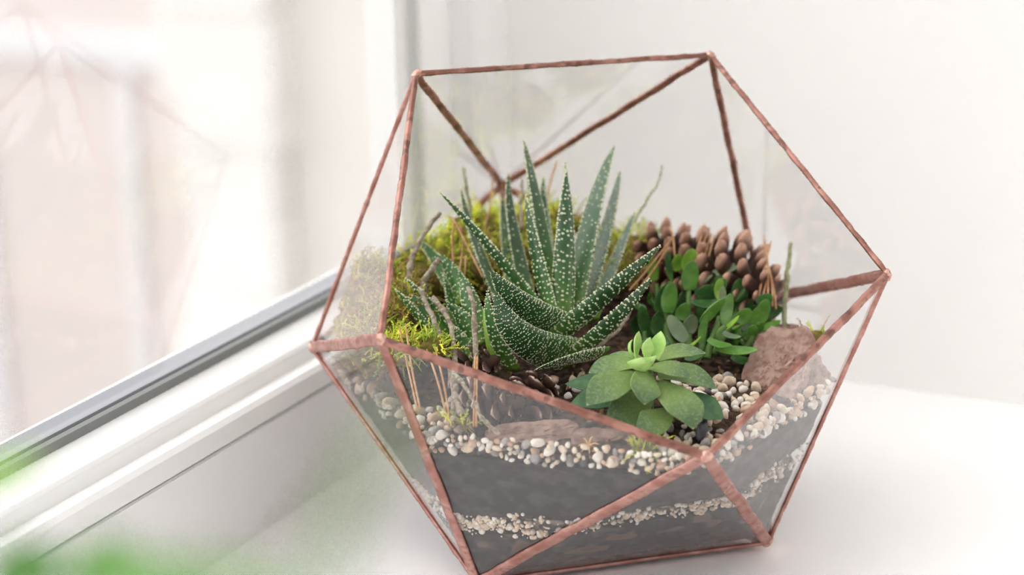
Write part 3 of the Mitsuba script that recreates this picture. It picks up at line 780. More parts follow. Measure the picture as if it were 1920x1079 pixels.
for k, (pts, label) in enumerate([
    ([(-0.08399, -0.04902, 0.07852), (-0.08274, -0.03279, 0.08915), (-0.08136, -0.01646, 0.10021)], 'one of the two tan pine needles nearest the front corner post of the terrarium'),
    ([(-0.08304, -0.0492, 0.07886), (-0.08169, -0.03411, 0.08945), (-0.07903, -0.01695, 0.10091)], 'one of the two tan pine needles nearest the front corner post of the terrarium'),
    ([(-0.07394, -0.05399, 0.07282), (-0.07464, -0.04409, 0.08574), (-0.07361, -0.02564, 0.09286)], 'one of the second pair of tan pine needles behind the left front glass'),
    ([(-0.0736, -0.05496, 0.07353), (-0.07282, -0.04467, 0.08569), (-0.07072, -0.02626, 0.09373)], 'one of the second pair of tan pine needles behind the left front glass'),
    ([(-0.06665, -0.06024, 0.07405), (-0.06173, -0.04622, 0.08476), (-0.05694, -0.03155, 0.0906)], 'one of the pair of tan pine needles at the foot of the kinked upright twig'),
    ([(-0.06575, -0.06053, 0.07402), (-0.06126, -0.04736, 0.08508), (-0.05653, -0.03286, 0.09035)], 'one of the pair of tan pine needles at the foot of the kinked upright twig'),
    ([(-0.03657, 0.02496, 0.10173), (-0.03944, 0.05053, 0.11694), (-0.04133, 0.05516, 0.11925)], 'tan pine needle in the moss between the young and the tall haworthia'),
    ([(-0.04338, 0.03515, 0.09961), (-0.03881, 0.04366, 0.1099), (-0.03791, 0.05038, 0.11792)], 'tan pine needle in the moss between the young and the tall haworthia'),
    ([(-0.04388, 0.04064, 0.10251), (-0.04207, 0.04737, 0.11146), (-0.03933, 0.05305, 0.11804)], 'tan pine needle in the moss between the young and the tall haworthia'),
    ([(-0.04435, 0.02614, 0.09794), (-0.04234, 0.02945, 0.10329), (-0.04092, 0.03295, 0.10868)], 'tan pine needle in the moss between the young and the tall haworthia'),
    ([(-0.02435, 0.0646, 0.10718), (-0.01907, 0.07136, 0.11614), (-0.01533, 0.0773, 0.12784)], 'thin tan pine needle rising behind the tall haworthia at the back edges'),
    ([(-0.00013, 0.05824, 0.11075), (0.00514, 0.06637, 0.12391), (0.01038, 0.07115, 0.1335)], 'thin tan pine needle rising behind the tall haworthia at the back edges'),
    ([(0.01991, 0.01337, 0.09308), (0.02953, 0.01795, 0.09946), (0.0432, 0.02561, 0.10909)], 'one of two tan pine needles slanting between haworthia leaf tip and large pine cone'),
    ([(0.02344, 0.01325, 0.0927), (0.03301, 0.01817, 0.1001), (0.04223, 0.02545, 0.10768)], 'one of two tan pine needles slanting between haworthia leaf tip and large pine cone'),
    ([(0.04192, 0.02068, 0.10282), (0.0432, 0.02561, 0.10909), (0.04331, 0.02993, 0.11236)], 'one of the upright tan pine needles before the middle of the large pine cone'),
    ([(0.05312, 0.01846, 0.09997), (0.05643, 0.02209, 0.10415), (0.05983, 0.02589, 0.10898)], 'one of the upright tan pine needles before the middle of the large pine cone'),
    ([(0.0519, 0.01885, 0.1), (0.05492, 0.0229, 0.10521), (0.05865, 0.0264, 0.10942)], 'one of the upright tan pine needles before the middle of the large pine cone'),
    ([(0.05336, 0.01571, 0.09849), (0.05679, 0.01963, 0.10367), (0.06023, 0.02355, 0.10889)], 'one of the upright tan pine needles before the middle of the large pine cone'),
    ([(0.06709, -0.00462, 0.08953), (0.074, 0.00512, 0.09912), (0.07912, 0.01069, 0.10761)], 'one of the tan pine needles crossing before the right end of the large pine cone'),
    ([(0.06868, -0.00513, 0.08949), (0.07509, 0.00445, 0.09808), (0.07736, 0.01406, 0.10955)], 'one of the tan pine needles crossing before the right end of the large pine cone'),
    ([(0.07067, -0.00576, 0.08944), (0.07356, 0.00094, 0.09595), (0.07567, 0.00692, 0.10284)], 'one of the tan pine needles crossing before the right end of the large pine cone'),
    ([(0.07192, -0.00714, 0.08641), (0.07391, -0.00249, 0.09249), (0.07522, 0.00373, 0.09937)], 'one of the tan pine needles crossing before the right end of the large pine cone'),
    ([(0.0732, -0.00787, 0.08538), (0.07448, -0.00332, 0.09047), (0.07527, 0.00173, 0.09663)], 'one of the tan pine needles crossing before the right end of the large pine cone'),
    ([(0.05054, 0.01661, 0.09856), (0.05193, 0.02117, 0.10379), (0.05536, 0.0251, 0.10901)], 'one of the upright tan pine needles before the middle of the large pine cone'),
]):
    put('pine_needle', tube(curve(pts, 12), np.append(np.full(11, 0.00042), 0.00015), 6), 'm_needle', True, label=label, cat='pine needle', group='pine needles in the terrarium')


# ------------------------------------------------------------------ haworthias: banded leaves with rows of white warts
DOME_V = trimesh.creation.icosphere(1).vertices * [1, 1, 0.75]
DOME_F = trimesh.creation.icosphere(1).faces


def warts(fr, seed, row=0.0021, size=0.00042, first=0.10, dens=1.0, inner=0.25):
    """Small domes in uneven rows across the outer side of the leaf, a few on the inner side."""
    rg = np.random.default_rng(seed)
    p, s = fr['p'], fr['s']
    ln = np.concatenate([[0], np.cumsum(np.linalg.norm(np.diff(p, axis=0), axis=1))])
    out = []
    d = first * ln[-1]
    while d < ln[-1] * 0.985:
        u = d / ln[-1]
        c = np.array([np.interp(d, ln, p[:, k]) for k in range(3)])
        side = unit([np.interp(d, ln, fr['side'][:, k]) for k in range(3)])
        up = unit([np.interp(d, ln, fr['up'][:, k]) for k in range(3)])
        t = np.cross(up, side)
        hw, th = np.interp(d, ln, fr['hw']), np.interp(d, ln, fr['thick'])
        for outer in (True, False):
            per = hw * 2.5
            n = max(int(per / (size * 2.55) * dens * (1 if outer else inner)), 2)
            for i in range(n + 1):
                th_ = np.pi * (i + rg.uniform(-0.28, 0.28)) / n
                if rg.random() < (0.12 if outer else 0.3):
                    continue
                ca, sa = math.cos(th_), max(math.sin(th_), 0.0)
                yy = -sa ** (0.75 + fr['keel']) * fr['t_out'] * th if outer else sa * fr['t_in'] * th
                yy += fr['cup'] * hw * ca * ca
                nrm = unit(side * ca * (0.5 if outer else 0.15) + up * (-1 if outer else 1) * max(sa, 0.15))
                q = c + side * hw * ca + up * yy + t * (rg.normal() * row * 0.16 + math.sin(6 * ca + seed + 40 * u) * row * 0.18)
                r = size * rg.uniform(0.65, 1.2) * (0.72 + 0.28 * min(hw / 0.004, 1))
                a = unit(np.cross(nrm, t))
                m = np.stack([a * rg.uniform(0.9, 1.5), t, nrm], 1)
                out.append((DOME_V @ m.T * r + q, DOME_F))
        if not fr.get('soft'):
            for sg in (-1, 1):
                out.append((DOME_V * size * rg.uniform(0.6, 0.95) + c + side * sg * hw + up * fr['cup'] * hw, DOME_F))
                out.append((DOME_V * size * rg.uniform(0.6, 0.95) + c + side * sg * hw * 0.99 + t * row * 0.5 + up * fr['cup'] * hw, DOME_F))
        d += row * rg.uniform(0.82, 1.2) * (0.8 + 0.3 * (1 - u))
    return join(out)


HAW = lambda s: (0.88 + 0.12 * np.sin(np.clip(s / 0.28, 0, 1) * np.pi / 2)) * np.clip(1 - s ** 1.55, 0, 1) ** 0.80 + 0.004


def haworthia(label, leaves, axis, mat, seed, group=None):
    key = thing('haworthia', label, 'succulent', group)
    for i, row in enumerate(leaves):
        base, mid, tip, W = row[:4]
        o = row[4] if len(row) > 4 else {}
        path = bez(base, mid, tip, 34)
        hint = np.array(o['hint'], float) if 'hint' in o else unit(axis - path[17])
        v, f, uv, fr = leaf(path, W, hint, HAW, o.get('t_out', 0.56), o.get('t_in', 0.08), o.get('keel', 0.35), cup=o.get('cup', 0.0), twist=o.get('twist', 0.0))
        lk = put(key + '__leaf', (v, f), o.get('mat', mat), True, uv=uv, **({'label': o['label']} if 'label' in o else {}))
        if not o.get('bare'):
            put(lk + '__warts', warts(fr, seed + i, o.get('row', 0.0021), o.get('size', 0.00042), dens=o.get('dens', 1.0), inner=o.get('inner', 0.3)), 'm_tubercle', True, kind='stuff', label='white warts in rows')
    return key


haworthia('tall dark green haworthia with white-dotted pointed leaves in the middle of the terrarium', [
    ((-0.01217, -0.00609, 0.0869), (-0.03379, -0.01841, 0.10254), (-0.04799, -0.02488, 0.11966), 0.0159, dict(t_out=0.40, row=0.0017, size=0.00028, dens=0.95, keel=0.1, hint=(0.15, 0.85, 0.45))),
    ((-0.01051, -0.0096, 0.0777), (-0.03639, -0.02315, 0.09222), (-0.04595, -0.02282, 0.11107), 0.01736, dict(t_out=0.40, row=0.0018, size=0.00028, dens=1.0, keel=0.1, hint=(0.25, 0.95, 0.2))),
    ((-0.01838, -0.00786, 0.08564), (-0.00038, -0.01823, 0.10463), (0.0206, -0.0196, 0.12044), 0.014, dict(row=0.0024, hint=(-0.3, 0.8, 0.45))),
    ((-0.01163, -0.0129, 0.07997), (0.00117, -0.02541, 0.09754), (0.01375, -0.02725, 0.11061), 0.01176, dict(row=0.0027, dens=1.2, hint=(-0.3, 0.85, 0.4))),
    ((-0.00357, -0.02043, 0.08136), (-0.02215, -0.03126, 0.08424), (-0.03708, -0.04062, 0.08504), 0.01064, dict(t_out=0.42, row=0.0016, size=0.0003, hint=(0.0, 0.7, 0.7))),
    ((-0.01678, 0.00051, 0.0893), (-0.03802, 0.01368, 0.1196), (-0.05422, 0.02068, 0.13913), 0.01075, dict(size=0.00046, dens=0.72, row=0.0024)),
    ((-0.01881, 0.01677, 0.08679), (-0.01959, 0.03749, 0.11603), (-0.01857, 0.04609, 0.13668), 0.008064, dict(dens=0.75)),
    ((-0.0126, 0.00873, 0.09497), (-0.01334, 0.02726, 0.13098), (-0.01442, 0.03868, 0.15157), 0.01008, dict(dens=0.75, size=0.00045)),
    ((-0.01673, -0.00313, 0.08826), (-0.02004, 0.00845, 0.11733), (-0.02051, 0.01769, 0.13515), 0.01075, dict(size=0.00046, dens=0.72, row=0.0024)),
    ((-0.0144, -0.00387, 0.0882), (-0.00786, 0.0085, 0.12237), (-0.0028, 0.02212, 0.14547), 0.0103, dict(dens=0.75, size=0.00046)),
    ((-0.00946, 0.00054, 0.08625), (0.00866, 0.02439, 0.12295), (0.0235, 0.03816, 0.14571), 0.01232, dict(hint=(-0.75, -0.45, 0.1), dens=0.7, inner=0.7)),
    ((-0.0049, 0.00307, 0.08492), (0.0151, 0.02645, 0.1152), (0.02576, 0.03842, 0.13519), 0.01008, dict(hint=(-0.8, -0.35, 0.1), dens=0.7, inner=0.7)),
    ((0.0015, 0.00567, 0.08552), (0.02096, 0.02801, 0.10535), (0.03162, 0.03747, 0.11764), 0.00784, dict(hint=(-0.7, -0.3, 0.3), dens=0.7, inner=0.7)),
    ((-0.02889, 0.0127, 0.08488), (-0.03421, 0.04051, 0.11134), (-0.03547, 0.05586, 0.13035), 0.00896, {}),
    ((-0.02492, 0.02466, 0.09173), (-0.01847, 0.0533, 0.11176), (-0.01666, 0.06099, 0.12364), 0.00504, {}),
    ((-0.00742, 0.02741, 0.09328), (-0.00118, 0.05419, 0.11415), (0.00241, 0.06548, 0.12866), 0.0056, {}),
    ((-0.03648, -0.01183, 0.07637), (-0.04397, -0.0129, 0.09289), (-0.0452, -0.01004, 0.10726), 0.00896, dict(mat='m_haworthia_young')),
], np.array((-0.00498, 0.02108, 0.14019)), 'm_haworthia', 100)
haworthia('small bright green haworthia offset among twigs left of the tall haworthia', [
    ((-0.0598, 0.00406, 0.08275), (-0.06803, 0.00985, 0.09606), (-0.0745, 0.01344, 0.10427), 0.00832, {}),
    ((-0.05226, 0.0079, 0.0849), (-0.0609, 0.01478, 0.0978), (-0.06904, 0.02017, 0.10659), 0.0104, {}),
    ((-0.05603, 0.00449, 0.08429), (-0.06346, 0.01046, 0.09555), (-0.069, 0.01493, 0.10064), 0.00845, dict(hint=(0, -0.6, 0.8), inner=0.5)),
    ((-0.04635, 0.01683, 0.0944), (-0.049, 0.02567, 0.10554), (-0.05408, 0.0313, 0.11124), 0.00845, dict(row=0.0028, hint=(0.2, 0.8, 0.45))),
    ((-0.05201, 0.01209, 0.08788), (-0.05196, 0.01909, 0.09935), (-0.0535, 0.0227, 0.1056), 0.00676, dict(inner=0.9)),
    ((-0.04588, -0.00272, 0.0853), (-0.04773, 0.00591, 0.09994), (-0.04929, 0.00987, 0.10726), 0.0091, dict(hint=(0.3, 0.8, 0.3), inner=0.8)),
    ((-0.04531, 0.03315, 0.09163), (-0.04954, 0.04745, 0.10455), (-0.05479, 0.05311, 0.11021), 0.00598, {}),
    ((-0.04791, -0.0037, 0.08372), (-0.05168, 0.00177, 0.09356), (-0.05696, 0.00621, 0.09881), 0.0104, dict(inner=0.9, hint=(0.3, 0.7, 0.5))),
    ((-0.04138, -0.0097, 0.08162), (-0.04275, -0.00613, 0.09129), (-0.04469, -0.00132, 0.09748), 0.0091, dict(mat='m_pale_blade', bare=True, label='pale green leaf without warts')),
    ((-0.04939, -0.00679, 0.07957), (-0.05377, -0.00045, 0.08812), (-0.05796, 0.00426, 0.09186), 0.00975, {}),
], np.array((-0.04734, 0.02154, 0.11466)), 'm_haworthia_young', 300)

# ------------------------------------------------------------------ rosette succulent
PET = lambda s: np.clip(0.42 + 0.58 * np.sin(np.clip(s / 0.58, 0, 1) * np.pi / 2), 0, 1) * np.where(s < 0.58, 1, np.clip(1 - np.clip((s - 0.58) / 0.42, 0, 1) ** 1.45, 0, 1) ** 0.92) + 0.004
ros = thing('rosette_succulent', 'light green rosette succulent with broad pointed leaves at the front corner of the terrarium', 'succulent')
c0 = np.array((-0.00364, -0.06688, 0.09017))
put(ros + '__stem', tube(curve([c0 + [0.002, 0.004, -0.028], c0 + [0.001, 0.002, -0.012], c0 + [0, 0, 0.002]], 10), 0.0024, 10), 'm_green_stem', True)
for i, (base, mid, tip, W, mat, hint, cup) in enumerate([
    ((-0.00473, -0.06989, 0.09001), (-0.00912, -0.08008, 0.08818), (-0.01139, -0.08531, 0.08345), 0.0115, 'm_rosette', (0.1, -0.75, 0.55), -0.05),
    ((-0.00665, -0.06658, 0.0916), (-0.01574, -0.06475, 0.09192), (-0.02475, -0.06472, 0.09016), 0.01, 'm_rosette', (-0.05, -0.3, 0.95), 0.05),
    ((-0.00317, -0.06903, 0.09074), (0.00238, -0.07491, 0.09147), (0.00834, -0.07982, 0.0888), 0.0095, 'm_rosette', (0.1, -0.35, 0.9), 0.05),
    ((0.0007, -0.06537, 0.09222), (0.01111, -0.06286, 0.09303), (0.02038, -0.06399, 0.09164), 0.0095, 'm_rosette', (0.05, -0.2, 0.97), 0.05),
    ((-0.00049, -0.06968, 0.08794), (0.01, -0.07302, 0.08769), (0.01889, -0.07848, 0.08275), 0.011, 'm_rosette', (0.2, -0.45, 0.85), 0.05),
    ((-0.00815, -0.0705, 0.08823), (-0.02031, -0.07448, 0.088), (-0.03008, -0.07747, 0.08295), 0.0124, 'm_rosette', (-0.25, -0.6, 0.8), 0.0),
    ((-0.00375, -0.06783, 0.08042), (-0.01388, -0.07519, 0.07845), (-0.02336, -0.07795, 0.07778), 0.013, 'm_rosette', (-0.15, -0.75, 0.65), 0.0),
    ((-0.00274, -0.07293, 0.08591), (0.00224, -0.08567, 0.08185), (0.00343, -0.09367, 0.07526), 0.015, 'm_rosette', (0.2, -0.75, 0.62), 0.0),
    ((-0.00122, -0.08148, 0.07796), (-0.0084, -0.08622, 0.07674), (-0.01598, -0.08844, 0.07616), 0.011, 'm_rosette', (0, -0.6, 0.8), 0.0),
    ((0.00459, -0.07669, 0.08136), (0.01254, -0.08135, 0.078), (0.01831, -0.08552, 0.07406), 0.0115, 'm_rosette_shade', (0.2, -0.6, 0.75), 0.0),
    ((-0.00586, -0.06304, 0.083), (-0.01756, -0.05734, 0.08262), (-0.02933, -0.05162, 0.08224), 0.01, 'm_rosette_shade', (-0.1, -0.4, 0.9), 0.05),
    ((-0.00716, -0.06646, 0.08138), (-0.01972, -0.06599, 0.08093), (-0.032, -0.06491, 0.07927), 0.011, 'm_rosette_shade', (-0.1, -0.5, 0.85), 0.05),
    ((-0.00278, -0.06157, 0.09046), (-0.00844, -0.05423, 0.09076), (-0.01489, -0.04872, 0.08807), 0.007, 'm_rosette', (-0.05, -0.2, 0.97), 0.05),
    ((-0.00683, -0.06581, 0.0938), (-0.0066, -0.0653, 0.09895), (-0.00534, -0.06424, 0.10339), 0.007, 'm_rosette_bud', (0.55, -0.35, 0.4), 0.0),
    ((-0.00027, -0.06789, 0.09365), (0.00091, -0.06769, 0.09877), (0.00204, -0.06659, 0.10322), 0.0064, 'm_rosette_bud', (-0.6, -0.35, 0.4), 0.0),
    ((-0.00425, -0.0696, 0.0947), (-0.00384, -0.06959, 0.09851), (-0.00242, -0.06784, 0.10188), 0.005, 'm_rosette_bud', (0, 0.9, 0.4), 0.0),
    ((-0.00603, -0.07138, 0.09091), (-0.00789, -0.07504, 0.09476), (-0.00821, -0.07617, 0.09771), 0.0105, 'm_rosette_bud', (0.0, 0.75, 0.65), 0.22),
    ((-0.00666, -0.06274, 0.09328), (-0.00784, -0.06136, 0.09639), (-0.00638, -0.06082, 0.09945), 0.006, 'm_rosette_bud', (0.8, -0.2, 0.4), 0.0),
    ((-0.00087, -0.06047, 0.0923), (0.00044, -0.05774, 0.09519), (0.00031, -0.05683, 0.09786), 0.008, 'm_rosette', (0, -0.9, 0.3), 0.1),
]):
    v, f, uv, fr = leaf(bez(base, mid, tip, 30), W * 1.03, np.array(hint, float), PET, 0.30, 0.07, 0.35, 20, cup + 0.12)
    put(ros + '__leaf', (v, f), mat, True, uv=uv)

# ------------------------------------------------------------------ oval-leaved succulent
OVAL = lambda s: np.sqrt(np.clip(np.sin(np.clip(0.12 + 0.88 * s, 0, 1) * np.pi), 0, 1)) * (0.9 + 0.1 * s) * np.where(s > 0.9, np.sqrt(np.clip(1 - ((s - 0.9) / 0.104) ** 2, 0, 1)) * 0.4 + 0.6, 1) + 0.004
ova = thing('oval_leaf_succulent', 'bushy succulent with small glossy oval leaves in front of the large pine cone', 'succulent')
for i, pts in enumerate([
    [(0.03783, -0.02248, 0.07413), (0.04155, -0.01937, 0.08049), (0.04668, -0.01435, 0.08733)],
    [(0.03437, -0.0129, 0.0733), (0.03849, -0.00267, 0.08173), (0.04309, 0.00876, 0.09426)],
    [(0.05472, -0.01757, 0.07162), (0.05909, -0.016, 0.07726), (0.06407, -0.01163, 0.08197)],
    [(0.04457, -0.01218, 0.07178), (0.05461, -0.00598, 0.08018), (0.06185, 0.00224, 0.08539)],
    [(0.02973, -0.00908, 0.07387), (0.02921, -0.00261, 0.0798), (0.03093, 0.00172, 0.088)],
    [(0.04525, -0.02232, 0.07495), (0.0428, -0.02222, 0.08302), (0.04551, -0.02302, 0.08652)],
    [(0.04096, -0.00886, 0.07178), (0.04834, 0.00308, 0.08184), (0.05383, 0.01035, 0.09256)],
    [(0.03342, -0.00448, 0.07133), (0.03196, 0.0092, 0.07827), (0.03327, 0.0189, 0.09248)],
    [(0.02708, -0.00643, 0.07275), (0.02176, -0.00104, 0.07414), (0.02197, 0.00269, 0.07905)],
]):
    put(ova + '__stem', tube(curve(pts, 12), np.linspace(0.0016, 0.0010, 12), 8, 0.05, i), 'm_green_stem', True)
for i, (base, tip, W, mat, lift, hint) in enumerate([
    ((0.04504, 0.01361, 0.09755), (0.04623, 0.01266, 0.10758), 0.0061, 'c', 0.0012, (0.05, -0.85, 0.5)),
    ((0.04191, 0.0168, 0.09762), (0.04141, 0.01554, 0.10507), 0.0044, 'c', 0.0012, (0.05, -0.85, 0.5)),
    ((0.04239, 0.00625, 0.09263), (0.04354, 0.00603, 0.10484), 0.0065, 'a', 0.0012, (0.05, -0.85, 0.5)),
    ((0.02864, 0.00382, 0.08552), (0.03347, 0.0026, 0.09817), 0.0064, 'b', 0.0012, (0.05, -0.85, 0.5)),
    ((0.03067, -0.00082, 0.08667), (0.03222, -0.00102, 0.09935), 0.0060, 'a', 0.0012, (0.05, -0.85, 0.5)),
    ((0.03326, -0.00645, 0.08534), (0.03559, -0.00863, 0.09264), 0.0049, 'a', 0.0012, (0.05, -0.85, 0.5)),
    ((0.03813, 0.01489, 0.09491), (0.03708, 0.01536, 0.10712), 0.0025, 'b', 0.0012, (0.05, -0.85, 0.5)),
    ((0.05579, 0.01511, 0.09559), (0.06647, 0.00857, 0.10083), 0.0047, 'd', 0.0012, (0, -0.35, 0.93)),
    ((0.04751, 0.01345, 0.08932), (0.05899, 0.0073, 0.09652), 0.0070, 'b', 0.0012, (0, -0.35, 0.93)),
    ((0.04771, 0.01239, 0.09299), (0.0527, 0.00738, 0.09752), 0.0032, 'd', 0.0012, (0, -0.35, 0.93)),
    ((0.0514, -0.00307, 0.08943), (0.03886, -0.00358, 0.09106), 0.0049, 'b', 0.0012, (0, -0.35, 0.93)),
    ((0.05192, -0.00406, 0.09027), (0.05064, -0.00446, 0.09961), 0.0046, 'c', 0.0012, (0.05, -0.85, 0.5)),
    ((0.06215, 0.00141, 0.08315), (0.06198, 0.002, 0.09659), 0.0069, 'b', 0.0012, (0.05, -0.85, 0.5)),
    ((0.03874, -0.01571, 0.0857), (0.04642, -0.01955, 0.09639), 0.0061, 'a', 0.0012, (0.6, -0.7, 0.4)),
    ((0.0479, -0.01663, 0.08487), (0.04993, -0.01704, 0.09732), 0.0047, 'a', 0.0012, (0.05, -0.85, 0.5)),
    ((0.04926, -0.01257, 0.09189), (0.04818, -0.01356, 0.09962), 0.0026, 'd', 0.0012, (0.05, -0.85, 0.5)),
    ((0.04524, -0.02221, 0.08541), (0.04957, -0.02661, 0.09117), 0.0035, 'c', 0.0012, (0, -0.35, 0.93)),
    ((0.04427, -0.02017, 0.084), (0.05013, -0.02731, 0.08281), 0.0028, 'd', 0.0012, (0, -0.35, 0.93)),
    ((0.0381, -0.02325, 0.08213), (0.04488, -0.03064, 0.08105), 0.0039, 'a', 0.0012, (0, -0.35, 0.93)),
    ((0.04118, -0.02321, 0.07844), (0.05491, -0.03235, 0.07862), 0.0051, 'a', 0.0012, (0, -0.35, 0.93)),
    ((0.03729, -0.01855, 0.07895), (0.03917, -0.0191, 0.09086), 0.0031, 'a', 0.0012, (0.05, -0.85, 0.5)),
    ((0.03341, -0.01298, 0.07888), (0.02657, -0.01127, 0.08941), 0.0057, 'd', 0.0012, (0.05, -0.85, 0.5)),
    ((0.02578, -0.00187, 0.07878), (0.02642, -0.0027, 0.08865), 0.0055, 'b', 0.0012, (0.05, -0.85, 0.5)),
    ((0.02378, 0.00257, 0.07703), (0.02115, 0.00361, 0.08951), 0.0049, 'b', 0.0012, (0.05, -0.85, 0.5)),
    ((0.02079, 0.00777, 0.07669), (0.01959, 0.00692, 0.08475), 0.0035, 'b', 0.0012, (0.05, -0.85, 0.5)),
    ((0.03665, -0.00723, 0.07941), (0.03798, -0.00882, 0.0876), 0.0055, 'd', 0.0012, (0.05, -0.85, 0.5)),
    ((0.05623, -0.01022, 0.08219), (0.06009, -0.01314, 0.08867), 0.0053, 'a', 0.0012, (0.05, -0.85, 0.5)),
    ((0.06218, -0.01138, 0.08091), (0.06352, -0.013, 0.08901), 0.0040, 'a', 0.0012, (0.05, -0.85, 0.5)),
    ((0.0654, -0.01005, 0.08133), (0.06782, -0.0114, 0.09129), 0.0053, 'a', 0.0012, (0.05, -0.85, 0.5)),
    ((0.0652, -0.01053, 0.07967), (0.07164, -0.01631, 0.08322), 0.0051, 'a', 0.0012, (0, -0.35, 0.93)),
    ((0.05765, -0.01572, 0.07674), (0.0601, -0.01811, 0.08353), 0.0049, 'a', 0.0012, (0.05, -0.85, 0.5)),
    ((0.05911, -0.01456, 0.07498), (0.06314, -0.02106, 0.07399), 0.0049, 'b', 0.0012, (0, -0.35, 0.93)),
    ((0.03515, 0.01808, 0.09176), (0.03838, 0.01346, 0.09578), 0.0028, 'c', 0.0012, (0, -0.35, 0.93)),
    ((0.0339, 0.02217, 0.09301), (0.03303, 0.02177, 0.10276), 0.0044, 'c', 0.0012, (0.05, -0.85, 0.5)),
    ((0.03067, 0.01634, 0.08551), (0.02916, 0.01478, 0.09107), 0.0029, 'a', 0.0012, (0.05, -0.85, 0.5)),
    ((0.03193, -0.01819, 0.07831), (0.03562, -0.0226, 0.08343), 0.0028, 'c', 0.0012, (0, -0.35, 0.93)),
    ((0.04974, -0.01905, 0.07243), (0.05652, -0.0263, 0.07179), 0.0046, 'b', 0.0012, (0, -0.35, 0.93)),
    ((0.02825, -0.0243, 0.07623), (0.03464, -0.03019, 0.0794), 0.0042, 'b', 0.0012, (0, -0.35, 0.93)),
    ((0.06132, -0.01482, 0.07965), (0.06346, -0.01795, 0.08386), 0.0034, 'a', 0.0012, (0.05, -0.85, 0.5)),
    ((0.06501, -0.00149, 0.08368), (0.06453, -0.00348, 0.08891), 0.0026, 'b', 0.0012, (0.05, -0.85, 0.5)),
    ((0.05264, -0.01359, 0.07851), (0.05659, -0.01879, 0.08146), 0.0043, 'b', 0.0012, (0, -0.35, 0.93)),
    ((0.03266, -0.00171, 0.0791), (0.03372, -0.00374, 0.08567), 0.0046, 'b', 0.0012, (0.05, -0.85, 0.5)),
    ((0.04543, -0.00996, 0.08615), (0.0467, -0.01279, 0.09046), 0.0040, 'b', 0.0012, (0.05, -0.85, 0.5)),
    ((0.04516, 0.00301, 0.08531), (0.04724, 0.00048, 0.09131), 0.0052, 'b', 0.0012, (0.05, -0.85, 0.5)),
    ((0.06152, 0.00744, 0.08759), (0.0619, 0.00546, 0.09365), 0.0041, 'b', 0.0012, (0.05, -0.85, 0.5)),
    ((0.05227, -0.01439, 0.08244), (0.05458, -0.01907, 0.0854), 0.0034, 'a', 0.0012, (0, -0.35, 0.93)),
    ((0.0271, -0.00799, 0.0781), (0.02148, -0.01138, 0.07745), 0.0046, 'b', 0.0012, (0, -0.35, 0.93)),
    ((0.03706, -0.01837, 0.07592), (0.03189, -0.02207, 0.07475), 0.0045, 'b', 0.0012, (0, -0.35, 0.93)),
    ((0.06851, 0.00098, 0.07701), (0.07323, -0.00332, 0.0801), 0.0055, 'a', 0.0012, (0.05, -0.85, 0.5)),
    ((0.02974, 0.00571, 0.07208), (0.03034, 0.00441, 0.08043), 0.0052, 'b', 0.0012, (0.05, -0.85, 0.5)),
    ((0.06973, -0.00115, 0.08074), (0.07705, -0.00593, 0.08482), 0.0047, 'b', 0.0012, (0.05, -0.85, 0.5)),
    ((0.0665, -0.00363, 0.07515), (0.05964, -0.00364, 0.08038), 0.0052, 'b', 0.0012, (0.05, -0.85, 0.5)),
    ((0.04059, 0.00974, 0.08428), (0.0402, 0.00752, 0.09226), 0.0060, 'b', 0.0012, (0, -0.35, 0.93)),
    ((0.03327, 0.00222, 0.07142), (0.03231, 0.00023, 0.07954), 0.0052, 'b', 0.0012, (0, -0.35, 0.93)),
    ((0.05849, -0.00078, 0.08604), (0.05677, -0.00284, 0.09325), 0.0047, 'b', 0.0012, (0, -0.35, 0.93)),
    ((0.06464, -0.00061, 0.08091), (0.06718, -0.00354, 0.08612), 0.0060, 'b', 0.0012, (0.05, -0.85, 0.5)),
    ((0.03635, 0.00891, 0.08157), (0.03226, 0.008, 0.09004), 0.0051, 'b', 0.0012, (0, -0.35, 0.93)),
    ((0.06597, -0.00656, 0.07073), (0.06349, -0.00745, 0.07742), 0.0058, 'b', 0.0012, (0.05, -0.85, 0.5)),
    ((0.06177, -0.00649, 0.0709), (0.05675, -0.00803, 0.07652), 0.0057, 'a', 0.0012, (0, -0.35, 0.93)),
    ((0.0454, 0.00132, 0.08967), (0.04837, -0.00132, 0.09619), 0.0056, 'b', 0.0012, (0.05, -0.85, 0.5)),
    ((0.04106, 0.00822, 0.0784), (0.03701, 0.00701, 0.08598), 0.0054, 'b', 0.0012, (0, -0.35, 0.93)),
    ((0.02492, 0.00814, 0.08659), (0.01747, 0.00701, 0.09117), 0.0052, 'b', 0.0012, (0, -0.35, 0.93)),
    ((0.0439, -0, 0.08055), (0.04523, -0.00258, 0.08905), 0.0054, 'b', 0.0012, (0, -0.35, 0.93)),
    ((0.02861, 0.00656, 0.076), (0.02459, 0.0064, 0.08348), 0.0053, 'b', 0.0012, (0.05, -0.85, 0.5)),
    ((0.03373, 0.01473, 0.08221), (0.02919, 0.01341, 0.08898), 0.0060, 'b', 0.0012, (0, -0.35, 0.93)),
    ((0.06057, -0.00242, 0.07629), (0.05261, -0.00367, 0.08002), 0.0052, 'a', 0.0012, (0, -0.35, 0.93)),
    ((0.04874, 0.00359, 0.07091), (0.04465, 0.00251, 0.07884), 0.0054, 'b', 0.0012, (0, -0.35, 0.93)),
    ((0.04566, 0.00467, 0.0877), (0.05248, 0.00041, 0.09291), 0.0058, 'b', 0.0012, (0.05, -0.85, 0.5)),
    ((0.05891, 0.00023, 0.0886), (0.06174, -0.0039, 0.09379), 0.0060, 'b', 0.0012, (0, -0.35, 0.93)),
    ((0.03554, 0.01276, 0.07685), (0.04134, 0.00816, 0.0834), 0.0056, 'b', 0.0012, (0, -0.35, 0.93)),
